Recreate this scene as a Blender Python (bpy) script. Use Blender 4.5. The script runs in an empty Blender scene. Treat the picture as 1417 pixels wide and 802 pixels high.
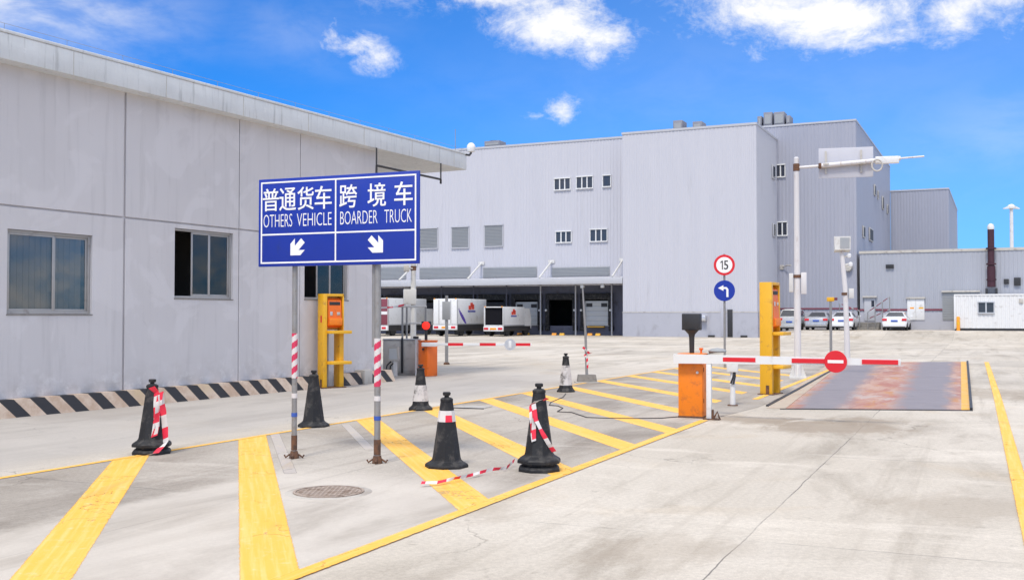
import bpy, bmesh, math, random
from mathutils import Vector, Matrix
random.seed(7)
R = math.radians
S = bpy.context.scene
COL = S.collection
# ------------------------------------------------------------------ camera model (used to survey the place)
FPX = 1450.0; PITCH = math.atan(36 / FPX); EYE = 1.65
def ray(px, py):
    a = (px - 708.5) / FPX; b = (401 - py) / FPX
    return (a, math.cos(PITCH) - b * math.sin(PITCH), math.sin(PITCH) + b * math.cos(PITCH))
def G(px, py, z=0.0):
    r = ray(px, py); t = (z - EYE) / r[2]
    return (r[0] * t, r[1] * t)
class Fr:
    def __init__(s, o, deg):
        s.o = o; s.a = R(deg); c, n = math.cos(s.a), math.sin(s.a)
        s.ax = (c, n); s.ay = (-n, c)
    def px(s, px, py, y=0.0):
        r = ray(px, py)
        t = (y + s.o[0] * s.ay[0] + s.o[1] * s.ay[1]) / (r[0] * s.ay[0] + r[1] * s.ay[1])
        dx, dy = r[0] * t - s.o[0], r[1] * t - s.o[1]
        return dx * s.ax[0] + dy * s.ax[1], EYE + r[2] * t
    def w(s, x, y, z=0.0):
        return (s.o[0] + s.ax[0] * x + s.ay[0] * y, s.o[1] + s.ax[1] * x + s.ay[1] * y, z)
# ------------------------------------------------------------------ materials
def newmat(name):
    m = bpy.data.materials.new(name); m.use_nodes = True
    nt = m.node_tree; return m, nt, nt.nodes, nt.links, nt.nodes['Principled BSDF']
def MA(nt, op, a, b=None, c=None, clamp=False):
    n = nt.nodes.new('ShaderNodeMath'); n.operation = op; n.use_clamp = clamp
    for i, v in enumerate((a, b, c)):
        if v is None: continue
        if isinstance(v, (int, float)): n.inputs[i].default_value = v
        else: nt.links.new(v, n.inputs[i])
    return n.outputs[0]
def MIX(nt, fac, a, b, mode='MIX'):
    n = nt.nodes.new('ShaderNodeMix'); n.data_type = 'RGBA'; n.blend_type = mode
    for s, v in ((n.inputs[0], fac), (n.inputs[6], a), (n.inputs[7], b)):
        if isinstance(v, (int, float)): s.default_value = v
        elif isinstance(v, (tuple, list)): s.default_value = (*v[:3], 1)
        else: nt.links.new(v, s)
    return n.outputs[2]
def NOISE(nt, vec, scale, detail=4, rough=.55, dist=0.0):
    n = nt.nodes.new('ShaderNodeTexNoise'); n.inputs['Scale'].default_value = scale
    n.inputs['Detail'].default_value = detail; n.inputs['Roughness'].default_value = rough
    n.inputs['Distortion'].default_value = dist
    if vec is not None: nt.links.new(vec, n.inputs['Vector'])
    return n.outputs['Fac']
def MR(nt, v, a, b, c=0.0, d=1.0, smooth=True):
    n = nt.nodes.new('ShaderNodeMapRange'); n.interpolation_type = 'SMOOTHSTEP' if smooth else 'LINEAR'
    nt.links.new(v, n.inputs[0])
    for i, x in enumerate((a, b, c, d)): n.inputs[i + 1].default_value = x
    return n.outputs[0]
def MAPV(nt, vec, scale=(1, 1, 1), rot=(0, 0, 0), loc=(0, 0, 0)):
    n = nt.nodes.new('ShaderNodeMapping'); nt.links.new(vec, n.inputs[0])
    n.inputs['Scale'].default_value = scale; n.inputs['Rotation'].default_value = rot; n.inputs['Location'].default_value = loc
    return n.outputs[0]
def OBJC(nt):
    return nt.nodes.new('ShaderNodeTexCoord').outputs['Object']
def SEP(nt, v):
    n = nt.nodes.new('ShaderNodeSeparateXYZ'); nt.links.new(v, n.inputs[0]); return n.outputs
def BUMP(nt, h, strength, dist, bsdf):
    n = nt.nodes.new('ShaderNodeBump'); n.inputs['Strength'].default_value = strength; n.inputs['Distance'].default_value = dist
    nt.links.new(h, n.inputs['Height']); nt.links.new(n.outputs[0], bsdf.inputs['Normal'])
def mat(name, col, rough=.6, metal=0.0, var=.12, scale=6.0, dirt=None, dirt_amt=0.0, dirt_scale=2.5, stretch=(1, 1, 1), bump=0.0, spec=.5, coat=0.0):
    m, nt, N, L, B = newmat(name)
    oc = MAPV(nt, OBJC(nt), stretch)
    n1 = NOISE(nt, oc, scale, 5)
    c = MIX(nt, n1, tuple(x * (1 - var) for x in col), tuple(min(1, x * (1 + var)) for x in col))
    if dirt:
        d = NOISE(nt, oc, dirt_scale, 8, .65, .3)
        c = MIX(nt, MR(nt, d, .62 - dirt_amt * .4, .80 - dirt_amt * .3), c, dirt)
    L.new(c, B.inputs['Base Color'])
    L.new(MR(nt, n1, .3, .7, max(.02, rough - .08), min(1, rough + .08)), B.inputs['Roughness'])
    B.inputs['Metallic'].default_value = metal
    B.inputs['Specular IOR Level'].default_value = spec
    B.inputs['Coat Weight'].default_value = coat
    if bump: BUMP(nt, NOISE(nt, oc, scale * 8, 4), bump, .01, B)
    return m
def emis(name, col, s):
    m, nt, N, L, B = newmat(name); B.inputs['Base Color'].default_value = (*col, 1)
    B.inputs['Emission Color'].default_value = (*col, 1); B.inputs['Emission Strength'].default_value = s
    return m
def glass_mat(name, tint=(.8, .8, .8), refl=.30):
    m, nt, N, L, B = newmat(name); N.remove(B)
    t = N.new('ShaderNodeBsdfTransparent'); t.inputs[0].default_value = (*tint, 1)
    g = N.new('ShaderNodeBsdfGlossy'); g.inputs['Color'].default_value = (.85, .87, .9, 1); g.inputs['Roughness'].default_value = .02
    lw = N.new('ShaderNodeFresnel'); lw.inputs['IOR'].default_value = 1.5
    mx = N.new('ShaderNodeMixShader'); L.new(MA(nt, 'ADD', lw.outputs[0], refl, clamp=True), mx.inputs[0])
    L.new(t.outputs[0], mx.inputs[1]); L.new(g.outputs[0], mx.inputs[2]); L.new(mx.outputs[0], N['Material Output'].inputs[0])
    return m
M = {}
def wall_mat():
    m, nt, N, L, B = newmat('painted render')
    oc = OBJC(nt)
    big = NOISE(nt, MAPV(nt, oc, (1, 1, .5)), .7, 5, .6)
    c = MIX(nt, big, (.55, .53, .535), (.63, .61, .615))
    st = NOISE(nt, MAPV(nt, oc, (5, 5, .35)), 1.2, 6, .65)          # streaks of run-off
    c = MIX(nt, MR(nt, st, .50, .72, 0, .40), c, (.44, .425, .43))
    xx = SEP(nt, oc)[0]
    pan = N.new('ShaderNodeTexWhiteNoise'); pan.noise_dimensions = '1D'; L.new(MA(nt, 'FLOOR', MA(nt, 'DIVIDE', MA(nt, 'ADD', xx, 40), 1.22)), pan.inputs['W'])
    c = MIX(nt, 1.0, c, MIX(nt, pan.outputs['Value'], (.965, .965, .965), (1.03, 1.03, 1.03)), 'MULTIPLY')
    patch_ = NOISE(nt, MAPV(nt, oc, (1, 1, 1), (0, 0, 0), (13, 0, 4)), .9, 4, .55, 1.0)
    c = MIX(nt, MR(nt, patch_, .52, .60, 0, .35), c, (.68, .66, .67))
    sp = NOISE(nt, oc, 1.7, 9, .7, .6)
    c = MIX(nt, MR(nt, sp, .62, .74, 0, .45), c, (.45, .435, .43))
    z = SEP(nt, oc)[2]
    scuff = NOISE(nt, oc, 4.5, 8, .7)
    low = MA(nt, 'MULTIPLY', MR(nt, z, .9, .3), MR(nt, scuff, .5, .66))
    gr = MA(nt, 'MULTIPLY', MR(nt, z, 1.0, .25), MR(nt, NOISE(nt, MAPV(nt, oc, (1.2, 1, 2.5)), 1.6, 8, .7), .42, .68))
    c = MIX(nt, MA(nt, 'MULTIPLY', gr, .5), c, (.40, .375, .355))
    c = MIX(nt, MA(nt, 'MULTIPLY', low, .55), c, (.76, .75, .75))       # scraped patches low on the wall
    L.new(c, B.inputs['Base Color']); B.inputs['Roughness'].default_value = .85
    BUMP(nt, NOISE(nt, oc, 60, 5), .25, .01, B)
    return m
M['render'] = wall_mat()
def eave_mat():
    m, nt, N, L, B = newmat('weathered concrete eave')
    oc = OBJC(nt)
    c = MIX(nt, NOISE(nt, oc, 1.3, 7, .65), (.50, .52, .53), (.76, .785, .795))
    st = NOISE(nt, MAPV(nt, oc, (6, 6, .5)), 1.6, 8, .7)
    c = MIX(nt, MR(nt, st, .52, .70, 0, .6), c, (.36, .375, .375))
    n2 = NOISE(nt, oc, 5, 9, .75)
    c = MIX(nt, MR(nt, n2, .6, .7, 0, .6), c, (.80, .81, .82))
    L.new(c, B.inputs['Base Color']); B.inputs['Roughness'].default_value = .9
    BUMP(nt, n2, .3, .02, B)
    return m
M['eave'] = eave_mat()
STAINS_AND_SHADE = [(1150, 590, 1.3, .75), (1195, 583, .9, .7), (1050, 582, .9, .7), (130, 572, 1.6, .5), (620, 700, .8, .4), (1330, 700, .9, .35), (900, 760, .7, .35), (780, 530, 2.0, .35), (1380, 545, 2.2, .5)]  # ground stains, plus a dark blot painting the barrier's soft shade
def ground_mat(name, base_lo, base_hi, dark, island=False):
    m, nt, N, L, B = newmat(name)
    oc = OBJC(nt)
    lane = MAPV(nt, oc, (1, 1, 1), (0, 0, R(24)))                  # x across the lane, y along it
    x, y, z = SEP(nt, lane)
    big = NOISE(nt, oc, .16, 5, .6, .4)
    c = MIX(nt, MR(nt, big, .33, .67), base_lo, base_hi)
    streak = NOISE(nt, MAPV(nt, lane, (.9, .22, 1)), 1.1, 7, .65, .5)
    c = MIX(nt, MR(nt, streak, .47, .70, 0, .78), c, dark)
    wipe = NOISE(nt, MAPV(nt, lane, (.35, .9, 1), (0, 0, R(8))), .8, 8, .7, .8)
    c = MIX(nt, MR(nt, wipe, .50, .68, 0, .55), c, tuple(min(1, v * 1.18) for v in base_hi))
    br = NOISE(nt, MAPV(nt, oc, (1, 1, 1), (0, 0, 0), (31, 7, 0)), .45, 6, .6, .5)
    c = MIX(nt, MR(nt, br, .54, .72, 0, .45), c, (base_lo[0] * .98, base_lo[1] * .88, base_lo[2] * .74))
    fine = NOISE(nt, oc, 22, 6, .7)
    c = MIX(nt, MR(nt, fine, .3, .7, 0, 1), c, MIX(nt, .82, (0, 0, 0), c))
    grit = NOISE(nt, oc, 90, 3, .6)
    c = MIX(nt, MR(nt, grit, .35, .65), MIX(nt, .86, (0, 0, 0), c), c)
    tyre = NOISE(nt, MAPV(nt, lane, (1.5, .045, 1), (0, 0, R(-3))), 1.3, 8, .7, .25)
    c = MIX(nt, MR(nt, tyre, .52, .68, 0, .42), c, tuple(v * .92 for v in dark))
    spots = NOISE(nt, oc, 3.2, 5, .6, .2)
    c = MIX(nt, MR(nt, spots, .64, .72, 0, .45), c, tuple(v * .62 for v in dark))
    # slabs poured apart: each its own tone; tar in the joints
    wob = MA(nt, 'MULTIPLY', MA(nt, 'SUBTRACT', NOISE(nt, oc, 1.2, 5), .5), .05)
    sx = MA(nt, 'DIVIDE', MA(nt, 'ADD', MA(nt, 'ADD', x, wob), 1.6 + 45), 4.5)
    sy = MA(nt, 'DIVIDE', MA(nt, 'ADD', MA(nt, 'ADD', y, wob), 2.2 + 50), 5.0)
    wn = N.new('ShaderNodeTexWhiteNoise'); wn.noise_dimensions = '2D'
    cb = N.new('ShaderNodeCombineXYZ'); L.new(MA(nt, 'FLOOR', sx), cb.inputs[0]); L.new(MA(nt, 'FLOOR', sy), cb.inputs[1])
    L.new(cb.outputs[0], wn.inputs['Vector'])
    c = MIX(nt, 1.0, c, MIX(nt, wn.outputs['Value'], (.90, .90, .905), (1.06, 1.055, 1.05)), 'MULTIPLY')
    def joint(s, w, period):
        f = MA(nt, 'ABSOLUTE', MA(nt, 'SUBTRACT', MA(nt, 'FRACT', MA(nt, 'ADD', s, .5)), .5))
        return MR(nt, f, w / period, w * 1.6 / period, 1, 0)
    jx = MA(nt, 'MULTIPLY', joint(sx, .0045, 4.5), MR(nt, NOISE(nt, oc, .8, 3), .3, .6, .2, .75))
    jy = MA(nt, 'MULTIPLY', joint(sy, .008, 5.0), MR(nt, NOISE(nt, oc, .6, 3), .42, .6, 0, .5))
    c = MIX(nt, MA(nt, 'MAXIMUM', jx, jy), c, (.10, .095, .09))
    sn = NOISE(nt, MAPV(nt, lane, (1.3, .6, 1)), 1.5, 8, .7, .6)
    for (px_, py_, r_, s_) in STAINS_AND_SHADE:
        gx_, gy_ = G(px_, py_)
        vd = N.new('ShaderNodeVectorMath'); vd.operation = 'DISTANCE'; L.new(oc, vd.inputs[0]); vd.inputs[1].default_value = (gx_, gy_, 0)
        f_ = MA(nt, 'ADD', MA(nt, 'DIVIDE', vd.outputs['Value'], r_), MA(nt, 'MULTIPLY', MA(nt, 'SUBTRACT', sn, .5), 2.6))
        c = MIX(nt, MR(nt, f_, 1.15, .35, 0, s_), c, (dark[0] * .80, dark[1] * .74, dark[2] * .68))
    # hairline cracks
    v = N.new('ShaderNodeTexVoronoi'); v.feature = 'DISTANCE_TO_EDGE'; v.inputs['Scale'].default_value = .33
    dn = N.new('ShaderNodeVectorMath'); dn.operation = 'ADD'
    nz = N.new('ShaderNodeTexNoise'); nz.inputs['Scale'].default_value = 1.3; nz.inputs['Detail'].default_value = 6; L.new(oc, nz.inputs['Vector'])
    sc = N.new('ShaderNodeVectorMath'); sc.operation = 'SCALE'; sc.inputs['Scale'].default_value = 1.2; L.new(nz.outputs['Color'], sc.inputs[0])
    L.new(oc, dn.inputs[0]); L.new(sc.outputs[0], dn.inputs[1]); L.new(dn.outputs[0], v.inputs['Vector'])
    cr = MA(nt, 'MULTIPLY', MR(nt, v.outputs['Distance'], .001, .006, 1, 0), MR(nt, NOISE(nt, oc, .23, 2), .52, .62, 0, .55))
    c = MIX(nt, cr, c, tuple(v_ * .45 for v_ in dark))
    if not island:
        lanebit = MR(nt, MA(nt, 'ADD', x, MA(nt, 'MULTIPLY', wob, 8)), -10.2, -9.0, 1, 0)
        far = MR(nt, y, 34, 22, 0, 1)
        c = MIX(nt, MA(nt, 'MULTIPLY', MA(nt, 'MULTIPLY', lanebit, far), .62), c, (.375, .355, .34))
    else:
        yw = MA(nt, 'ADD', y, MA(nt, 'MULTIPLY', MA(nt, 'SUBTRACT', wipe, .5), 3.0)); xw_ = MA(nt, 'ADD', x, MA(nt, 'MULTIPLY', MA(nt, 'SUBTRACT', spots, .5), .5))
        near = MA(nt, 'MULTIPLY', MR(nt, yw, 9.9, 8.9), MR(nt, xw_, -7.0, -6.7))
        c = MIX(nt, MA(nt, 'MULTIPLY', near, .6), c, MIX(nt, MR(nt, streak, .38, .68), (.62, .57, .505), (.45, .405, .35)))
    L.new(c, B.inputs['Base Color'])
    L.new(MR(nt, big, .3, .7, .7, .9), B.inputs['Roughness']); B.inputs['Specular IOR Level'].default_value = .25
    BUMP(nt, MA(nt, 'ADD', fine, MA(nt, 'MULTIPLY', MA(nt, 'MAXIMUM', jx, jy), -1.5)), .35, .006, B)
    return m
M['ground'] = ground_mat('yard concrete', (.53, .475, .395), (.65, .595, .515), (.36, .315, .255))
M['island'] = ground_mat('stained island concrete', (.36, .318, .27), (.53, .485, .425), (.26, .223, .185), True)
def paint_mat(name='yellow road paint', col=(.83, .415, .045), worn=(.80, .56, .21), wear=1.0):
    m, nt, N, L, B = newmat(name)
    oc = OBJC(nt)
    uvn = N.new('ShaderNodeUVMap'); u, v, _z = SEP(nt, uvn.outputs[0])
    hw_ = N.new('ShaderNodeAttribute'); hw_.attribute_name = 'half_width'
    c = MIX(nt, NOISE(nt, oc, 1.1, 6, .65), col, (min(1, col[0] * 1.05), col[1] * 1.18, min(col[2] * 2.2, col[1])))
    bands = NOISE(nt, MAPV(nt, uvn.outputs[0], (22, .7, 1)), 1.0, 5, .6)          # roller streaks along the stripe
    c = MIX(nt, MR(nt, bands, .44, .66, 0, .55), c, worn)
    wn = NOISE(nt, oc, 9, 11, .8)
    c = MIX(nt, MR(nt, wn, .54, .66, 0, .55), c, (.74, .60, .36))
    tr = NOISE(nt, MAPV(nt, oc, (2.2, .25, 1), (0, 0, R(24))), 1.0, 7, .7, .3)
    c = MIX(nt, MR(nt, tr, .56, .74, 0, .45), c, (.38, .27, .11))
    L.new(c, B.inputs['Base Color']); B.inputs['Roughness'].default_value = .7; B.inputs['Specular IOR Level'].default_value = .3
    edge = MA(nt, 'SUBTRACT', hw_.outputs['Fac'], MA(nt, 'ABSOLUTE', u))
    ragged = MR(nt, MA(nt, 'SUBTRACT', edge, MA(nt, 'MULTIPLY', NOISE(nt, oc, 14, 8, .75), .035)), -.010, .004)
    chips = MR(nt, NOISE(nt, oc, 5.5, 12, .82, .3), .64, .69, 1, 0)
    cr = N.new('ShaderNodeTexVoronoi'); cr.feature = 'DISTANCE_TO_EDGE'; cr.inputs['Scale'].default_value = 1.3
    wv = N.new('ShaderNodeVectorMath'); wv.operation = 'ADD'; nzz = N.new('ShaderNodeTexNoise'); nzz.inputs['Scale'].default_value = 2.5; nzz.inputs['Detail'].default_value = 7
    L.new(oc, nzz.inputs['Vector']); L.new(oc, wv.inputs[0]); L.new(nzz.outputs['Color'], wv.inputs[1]); L.new(wv.outputs[0], cr.inputs['Vector'])
    crack = MA(nt, 'SUBTRACT', 1.0, MA(nt, 'MULTIPLY', MR(nt, cr.outputs['Distance'], .004, .014, 1, 0), MR(nt, NOISE(nt, oc, .7, 3), .48, .6, 0, .6)))
    keep = MA(nt, 'MULTIPLY', MA(nt, 'MULTIPLY', ragged, chips), crack)
    t = N.new('ShaderNodeBsdfTransparent'); mx = N.new('ShaderNodeMixShader'); L.new(keep, mx.inputs[0]); L.new(t.outputs[0], mx.inputs[1]); L.new(B.outputs[0], mx.inputs[2])
    L.new(mx.outputs[0], N['Material Output'].inputs[0])
    BUMP(nt, wn, .25, .004, B)
    return m
M['paint'] = paint_mat()
M['oldpaint'] = paint_mat('faded grey paint', (.43, .365, .36), (.42, .39, .355))
M['clad'] = mat('profiled cladding', (.51, .51, .55), .45, 0, .035, .5, (.455, .455, .485), .15, .6, (2.5, 2.5, .25))
M['clad_grey'] = mat('grey profiled cladding', (.345, .355, .415), .45, 0, .035, .5, (.305, .315, .365), .15, .6, (2.5, 2.5, .25))
M['clad_trim'] = mat('cladding trim', (.46, .465, .49), .4, 0, .05, 2)
M['plinth'] = mat('painted plinth', (.40, .405, .45), .7, 0, .06, 1.5, (.33, .33, .36), .25, 1.2, (1, 1, .6))
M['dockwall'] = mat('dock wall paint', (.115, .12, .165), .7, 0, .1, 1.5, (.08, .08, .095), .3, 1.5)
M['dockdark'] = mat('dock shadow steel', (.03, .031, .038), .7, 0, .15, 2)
M['louvre'] = mat('louvre grey', (.33, .34, .345), .5, .2, .08, 4)
M['white'] = mat('white paint', (.72, .72, .71), .4, 0, .05, 5, (.5, .48, .45), .2, 3)
M['pole'] = mat('weathered white pole paint', (.66, .64, .63), .45, 0, .06, 6, (.42, .33, .27), .18, 5, (1, 1, .3))
M['offwhite'] = mat('off white', (.62, .61, .58), .5, 0, .07, 5, (.45, .42, .38), .25, 4)
M['doorwhite'] = mat('dock door white', (.55, .57, .57), .5, 0, .06, 2)
M['alu'] = mat('aluminium', (.60, .60, .61), .35, .55, .06, 8)
M['steel'] = mat('galvanised post', (.30, .295, .29), .45, .4, .18, 9, (.25, .22, .19), .25, 7)
M['grey'] = mat('grey paint', (.50, .475, .43), .6, 0, .1, 4, (.31, .28, .25), .3, 3)
M['plant'] = mat('plant casing', (.22, .225, .26), .6, 0, .08, 4)
M['oldalu'] = mat('dull aluminium', (.40, .39, .38), .45, .3, .08, 8, (.28, .26, .24), .2, 5)
M['collar'] = mat('cement collar', (.46, .43, .385), .9, 0, .2, 6, (.33, .29, .25), .5, 4, bump=.3)
M['sleeve'] = mat('dirty reflective sleeve', (.56, .535, .52), .5, 0, .1, 9, (.10, .095, .09), .42, 6)
M['clad_pale'] = mat('pale grey profiled cladding', (.37, .385, .43), .45, 0, .035, .5, (.33, .345, .38), .15, .6, (2.5, 2.5, .25))
M['hold'] = mat('black cargo hold shade', (.012, .012, .015), .95, 0, .2, 3, spec=.05)
M['rust'] = mat('rust', (.16, .075, .04), .9, 0, .35, 20, (.07, .045, .035), .5, 12, bump=.4)
M['dark'] = mat('dark steel', (.025, .025, .028), .55, 0, .2, 8)
M['black'] = mat('black rubber', (.014, .0145, .017), .6, 0, .3, 5, (.075, .07, .065), .36, 6, bump=.3, spec=.35)
M['orange'] = mat('orange enamel', (.84, .22, .008), .45, 0, .08, 3, (.55, .15, .025), .32, 6, bump=.15)
M['orange_deep'] = mat('orange red enamel', (.80, .155, .012), .38, 0, .08, 3, (.55, .12, .02), .2, 7)
M['yellow'] = mat('yellow enamel', (.78, .42, .02), .42, 0, .08, 3, (.52, .27, .04), .2, 6)
M['blue'] = mat('sign blue', (.004, .030, .33), .42, 0, .05, 2.5, (.010, .034, .25), .2, 4)
M['signwhite'] = mat('reflective white', (.84, .84, .83), .45, 0, .03, 8)
M['signblack'] = mat('sign black', (.02, .02, .02), .5)
M['signred'] = mat('sign red', (.66, .012, .022), .42, 0, .05, 6)
M['tapered'] = mat('tape red', (.74, .025, .06), .5, 0, .12, 14)
M['tapewhite'] = mat('tape white', (.66, .63, .62), .5, 0, .06, 14)
M['wrapred'] = mat('faded wrap red', (.62, .035, .10), .5, 0, .12, 14)
M['glass'] = glass_mat('window glass', (.74, .74, .73), .03)
M['glassdark'] = mat('dark glazing', (.03, .035, .05), .08, 0, .1, 3, spec=.8)
M['carglass'] = mat('car glass', (.025, .028, .035), .06, 0, .05, 3, spec=.8)
M['room'] = mat('room interior', (.20, .19, .18), .9)
M['curtain'] = mat('grey blind', (.64, .57, .52), .9, 0, .12, 3, stretch=(6, 6, .3))
M['carwhite'] = mat('white car paint', (.75, .76, .77), .25, 0, .02, 3, coat=.6)
M['carsilver'] = mat('silver car paint', (.42, .43, .45), .28, .35, .03, 3, coat=.6)
M['carlight'] = mat('pale grey car paint', (.50, .505, .50), .28, .2, .03, 3, coat=.6)
M['tyre'] = mat('tyre', (.018, .018, .019), .8)
M['lampred'] = mat('tail lamp', (.60, .02, .03), .25)
M['plateblue'] = mat('number plate', (.04, .10, .42), .4)
M['amber'] = mat('amber marker', (.85, .33, .02), .45)
M['maroon'] = mat('maroon marking', (.20, .045, .065), .5)
M['purple'] = mat('purple marking', (.10, .05, .34), .5)
M['flue'] = mat('dark red-brown flue', (.06, .02, .03), .5, .2)
M['redlamp'] = emis('lit red lamp', (.95, .02, .01), .8)
M['cable'] = mat('cable', (.03, .025, .025), .6)
M['concrete'] = mat('cast concrete', (.24, .225, .205), .9, 0, .2, 8, (.15, .14, .125), .3, 6, bump=.4)
M['concpale'] = mat('pale concrete ring', (.42, .40, .37), .9, 0, .15, 6, (.3, .28, .26), .3, 5, bump=.3)
M['iron'] = mat('cast iron', (.37, .30, .25), .85, .1, .25, 14, (.20, .14, .10), .4, 9, bump=.4)
M['letterblue'] = mat('logo blue', (.05, .06, .30), .5)
M['logored'] = mat('logo red', (.75, .07, .04), .5)
M['beige'] = mat('beige concrete edge', (.43, .36, .28), .85, 0, .15, 3, (.42, .25, .18), .3, 2)
def hazard_mat():
    m, nt, N, L, B = newmat('hazard stripes')
    oc = OBJC(nt); x, y, z = SEP(nt, oc)
    s = MA(nt, 'FRACT', MA(nt, 'DIVIDE', MA(nt, 'ADD', MA(nt, 'ADD', x, MA(nt, 'MULTIPLY', z, .95)), 60), .58))
    n = NOISE(nt, oc, 3, 8, .7)
    edge = MA(nt, 'ADD', s, MA(nt, 'MULTIPLY', MA(nt, 'SUBTRACT', n, .5), .04))
    pale = MIX(nt, MR(nt, n, .35, .65), (.50, .36, .26), (.66, .54, .43))
    pale = MIX(nt, MR(nt, NOISE(nt, oc, 1.5, 4), .55, .7, 0, .5), pale, (.50, .36, .16))
    f = MR(nt, edge, .50, .515)
    f = MA(nt, 'MULTIPLY', f, MR(nt, edge, .985, 1.0, 1, 0))
    c = MIX(nt, f, pale, MIX(nt, MR(nt, n, .6, .72, 0, .5), (.03, .03, .035), (.17, .15, .14)))
    L.new(c, B.inputs['Base Color']); B.inputs['Roughness'].default_value = .75
    BUMP(nt, n, .2, .01, B)
    return m
M['hazard'] = hazard_mat()
def deck_mat():
    m, nt, N, L, B = newmat('weighbridge steel')
    oc = OBJC(nt); uvn = N.new('ShaderNodeUVMap'); x = SEP(nt, uvn.outputs[0])[0]
    n = NOISE(nt, MAPV(nt, oc, (1.6, .40, 1)), 1.2, 9, .72, .6)
    xw = MA(nt, 'ADD', x, MA(nt, 'MULTIPLY', MA(nt, 'SUBTRACT', n, .5), .26))
    def band(a, b, s): return MA(nt, 'MULTIPLY', MR(nt, xw, a - s, a + s), MR(nt, xw, b - s, b + s, 1, 0))
    steel = MIX(nt, NOISE(nt, oc, 2.2, 7, .6), (.185, .168, .18), (.275, .25, .268))
    rust = MIX(nt, MR(nt, n, .35, .65), (.36, .155, .115), (.47, .32, .25))
    n3 = NOISE(nt, MAPV(nt, oc, (1.3, .5, 1), (0, 0, 0), (5, 3, 0)), 1.4, 6, .65, .5)
    rust = MIX(nt, MR(nt, n3, .54, .66, 0, .75), rust, (.45, .21, .06))
    rust = MIX(nt, MR(nt, n3, .44, .36, 0, .8), rust, (.44, .37, .34))
    mid = band(.32, .60, .075); right = band(.89, 1.4, .05); left = band(-1, .05, .05)
    c = MIX(nt, MA(nt, 'MAXIMUM', MA(nt, 'MAXIMUM', mid, right), left), steel, rust)
    c = MIX(nt, MR(nt, NOISE(nt, oc, 9, 8, .7), .6, .72, 0, .4), c, (.20, .13, .11))
    L.new(c, B.inputs['Base Color']); B.inputs['Roughness'].default_value = .62; B.inputs['Specular IOR Level'].default_value = .3
    BUMP(nt, NOISE(nt, oc, 30, 4), .2, .004, B)
    return m
M['deck'] = deck_mat()
# ------------------------------------------------------------------ mesh builder
class MB:
    def __init__(s): s.v = []; s.f = []; s.m = []
    def add(s, vs, fs, m=0):
        o = len(s.v); s.v += [tuple(v) for v in vs]
        for f in fs: s.f.append([i + o for i in f]); s.m.append(m)
        return s
    def quad(s, a, b, c, d, m=0): return s.add([a, b, c, d], [(0, 1, 2, 3)], m)
    def box(s, x0, x1, y0, y1, z0, z1, bev=0.0, m=0, rz=0.0):
        bm = bmesh.new(); bmesh.ops.create_cube(bm, size=1)
        cx, cy = (x0 + x1) / 2, (y0 + y1) / 2
        for v in bm.verts:
            v.co = Vector((v.co.x * (x1 - x0), v.co.y * (y1 - y0), (z0 + z1) / 2 + v.co.z * (z1 - z0)))
        if bev: bmesh.ops.bevel(bm, geom=list(bm.edges), offset=bev, segments=2, affect='EDGES', profile=.5)
        ro = Matrix.Rotation(rz, 3, 'Z')
        for v in bm.verts:
            v.co = ro @ v.co + Vector((cx, cy, 0))
        bm.verts.index_update()
        s.add([v.co[:] for v in bm.verts], [[v.index for v in f.verts] for f in bm.faces], m); bm.free(); return s
    def rings(s, rings, m=0, cap=True, close=True):
        n = len(rings[0]); vs = [p for r in rings for p in r]; fs = []
        for i in range(len(rings) - 1):
            for k in range(n if close else n - 1):
                a, b = i * n + k, i * n + (k + 1) % n
                fs.append((a, b, b + n, a + n))
        if cap: fs.append(tuple(range(n))[::-1]); fs.append(tuple(range((len(rings) - 1) * n, len(rings) * n)))
        return s.add(vs, fs, m)
    def tube(s, pts, r, n=10, m=0, rr=None):
        pts = [Vector(p) for p in pts]; rs = rr or [r] * len(pts); out = []
        up = None
        for i, p in enumerate(pts):
            d = (pts[min(i + 1, len(pts) - 1)] - pts[max(i - 1, 0)]).normalized()
            if up is None: up = Vector((0, 0, 1)) if abs(d.z) < .9 else Vector((0, 1, 0))
            a = d.cross(up).normalized(); b = a.cross(d).normalized(); up = b
            out.append([tuple(p + (a * math.cos(t) + b * math.sin(t)) * rs[i]) for t in (2 * math.pi * k / n for k in range(n))])
        return s.rings(out, m)
    def lathe(s, prof, n=24, c=(0, 0, 0), m=0, ph=0.0, axis='z'):
        out = []
        for r, z in prof:
            ring = []
            for k in range(n):
                t = ph + 2 * math.pi * k / n
                x, y = r * math.cos(t), r * math.sin(t)
                p = (x, y, z) if axis == 'z' else (x, z, y)
                ring.append((p[0] + c[0], p[1] + c[1], p[2] + c[2]))
            out.append(ring)
        return s.rings(out, m)
    def prism(s, poly, y0, y1, m=0):                          # polygon in x,z extruded along y
        n = len(poly)
        return s.rings([[(x, y0, z) for x, z in poly], [(x, y1, z) for x, z in poly]], m)
    def profx(s, poly, x0, x1, m=0):                          # polygon in y,z extruded along x
        return s.rings([[(x0, y, z) for y, z in poly], [(x1, y, z) for y, z in poly]], m)
    def build(s, name, mats, parent=None, smooth=35, loc=None):
        me = bpy.data.meshes.new(name); me.from_pydata(s.v, [], s.f)
        bm = bmesh.new(); bm.from_mesh(me); bmesh.ops.recalc_face_normals(bm, faces=bm.faces); bm.to_mesh(me); bm.free()
        if not isinstance(mats, (list, tuple)): mats = [mats]
        for x in mats: me.materials.append(M[x] if isinstance(x, str) else x)
        for p, i in zip(me.polygons, s.m): p.material_index = i
        if smooth:
            for p in me.polygons: p.use_smooth = True
            me.set_sharp_from_angle(angle=R(smooth))
        o = bpy.data.objects.new(name, me); COL.objects.link(o)
        if parent: o.parent = parent
        if loc: o.location = loc
        return o
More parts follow.
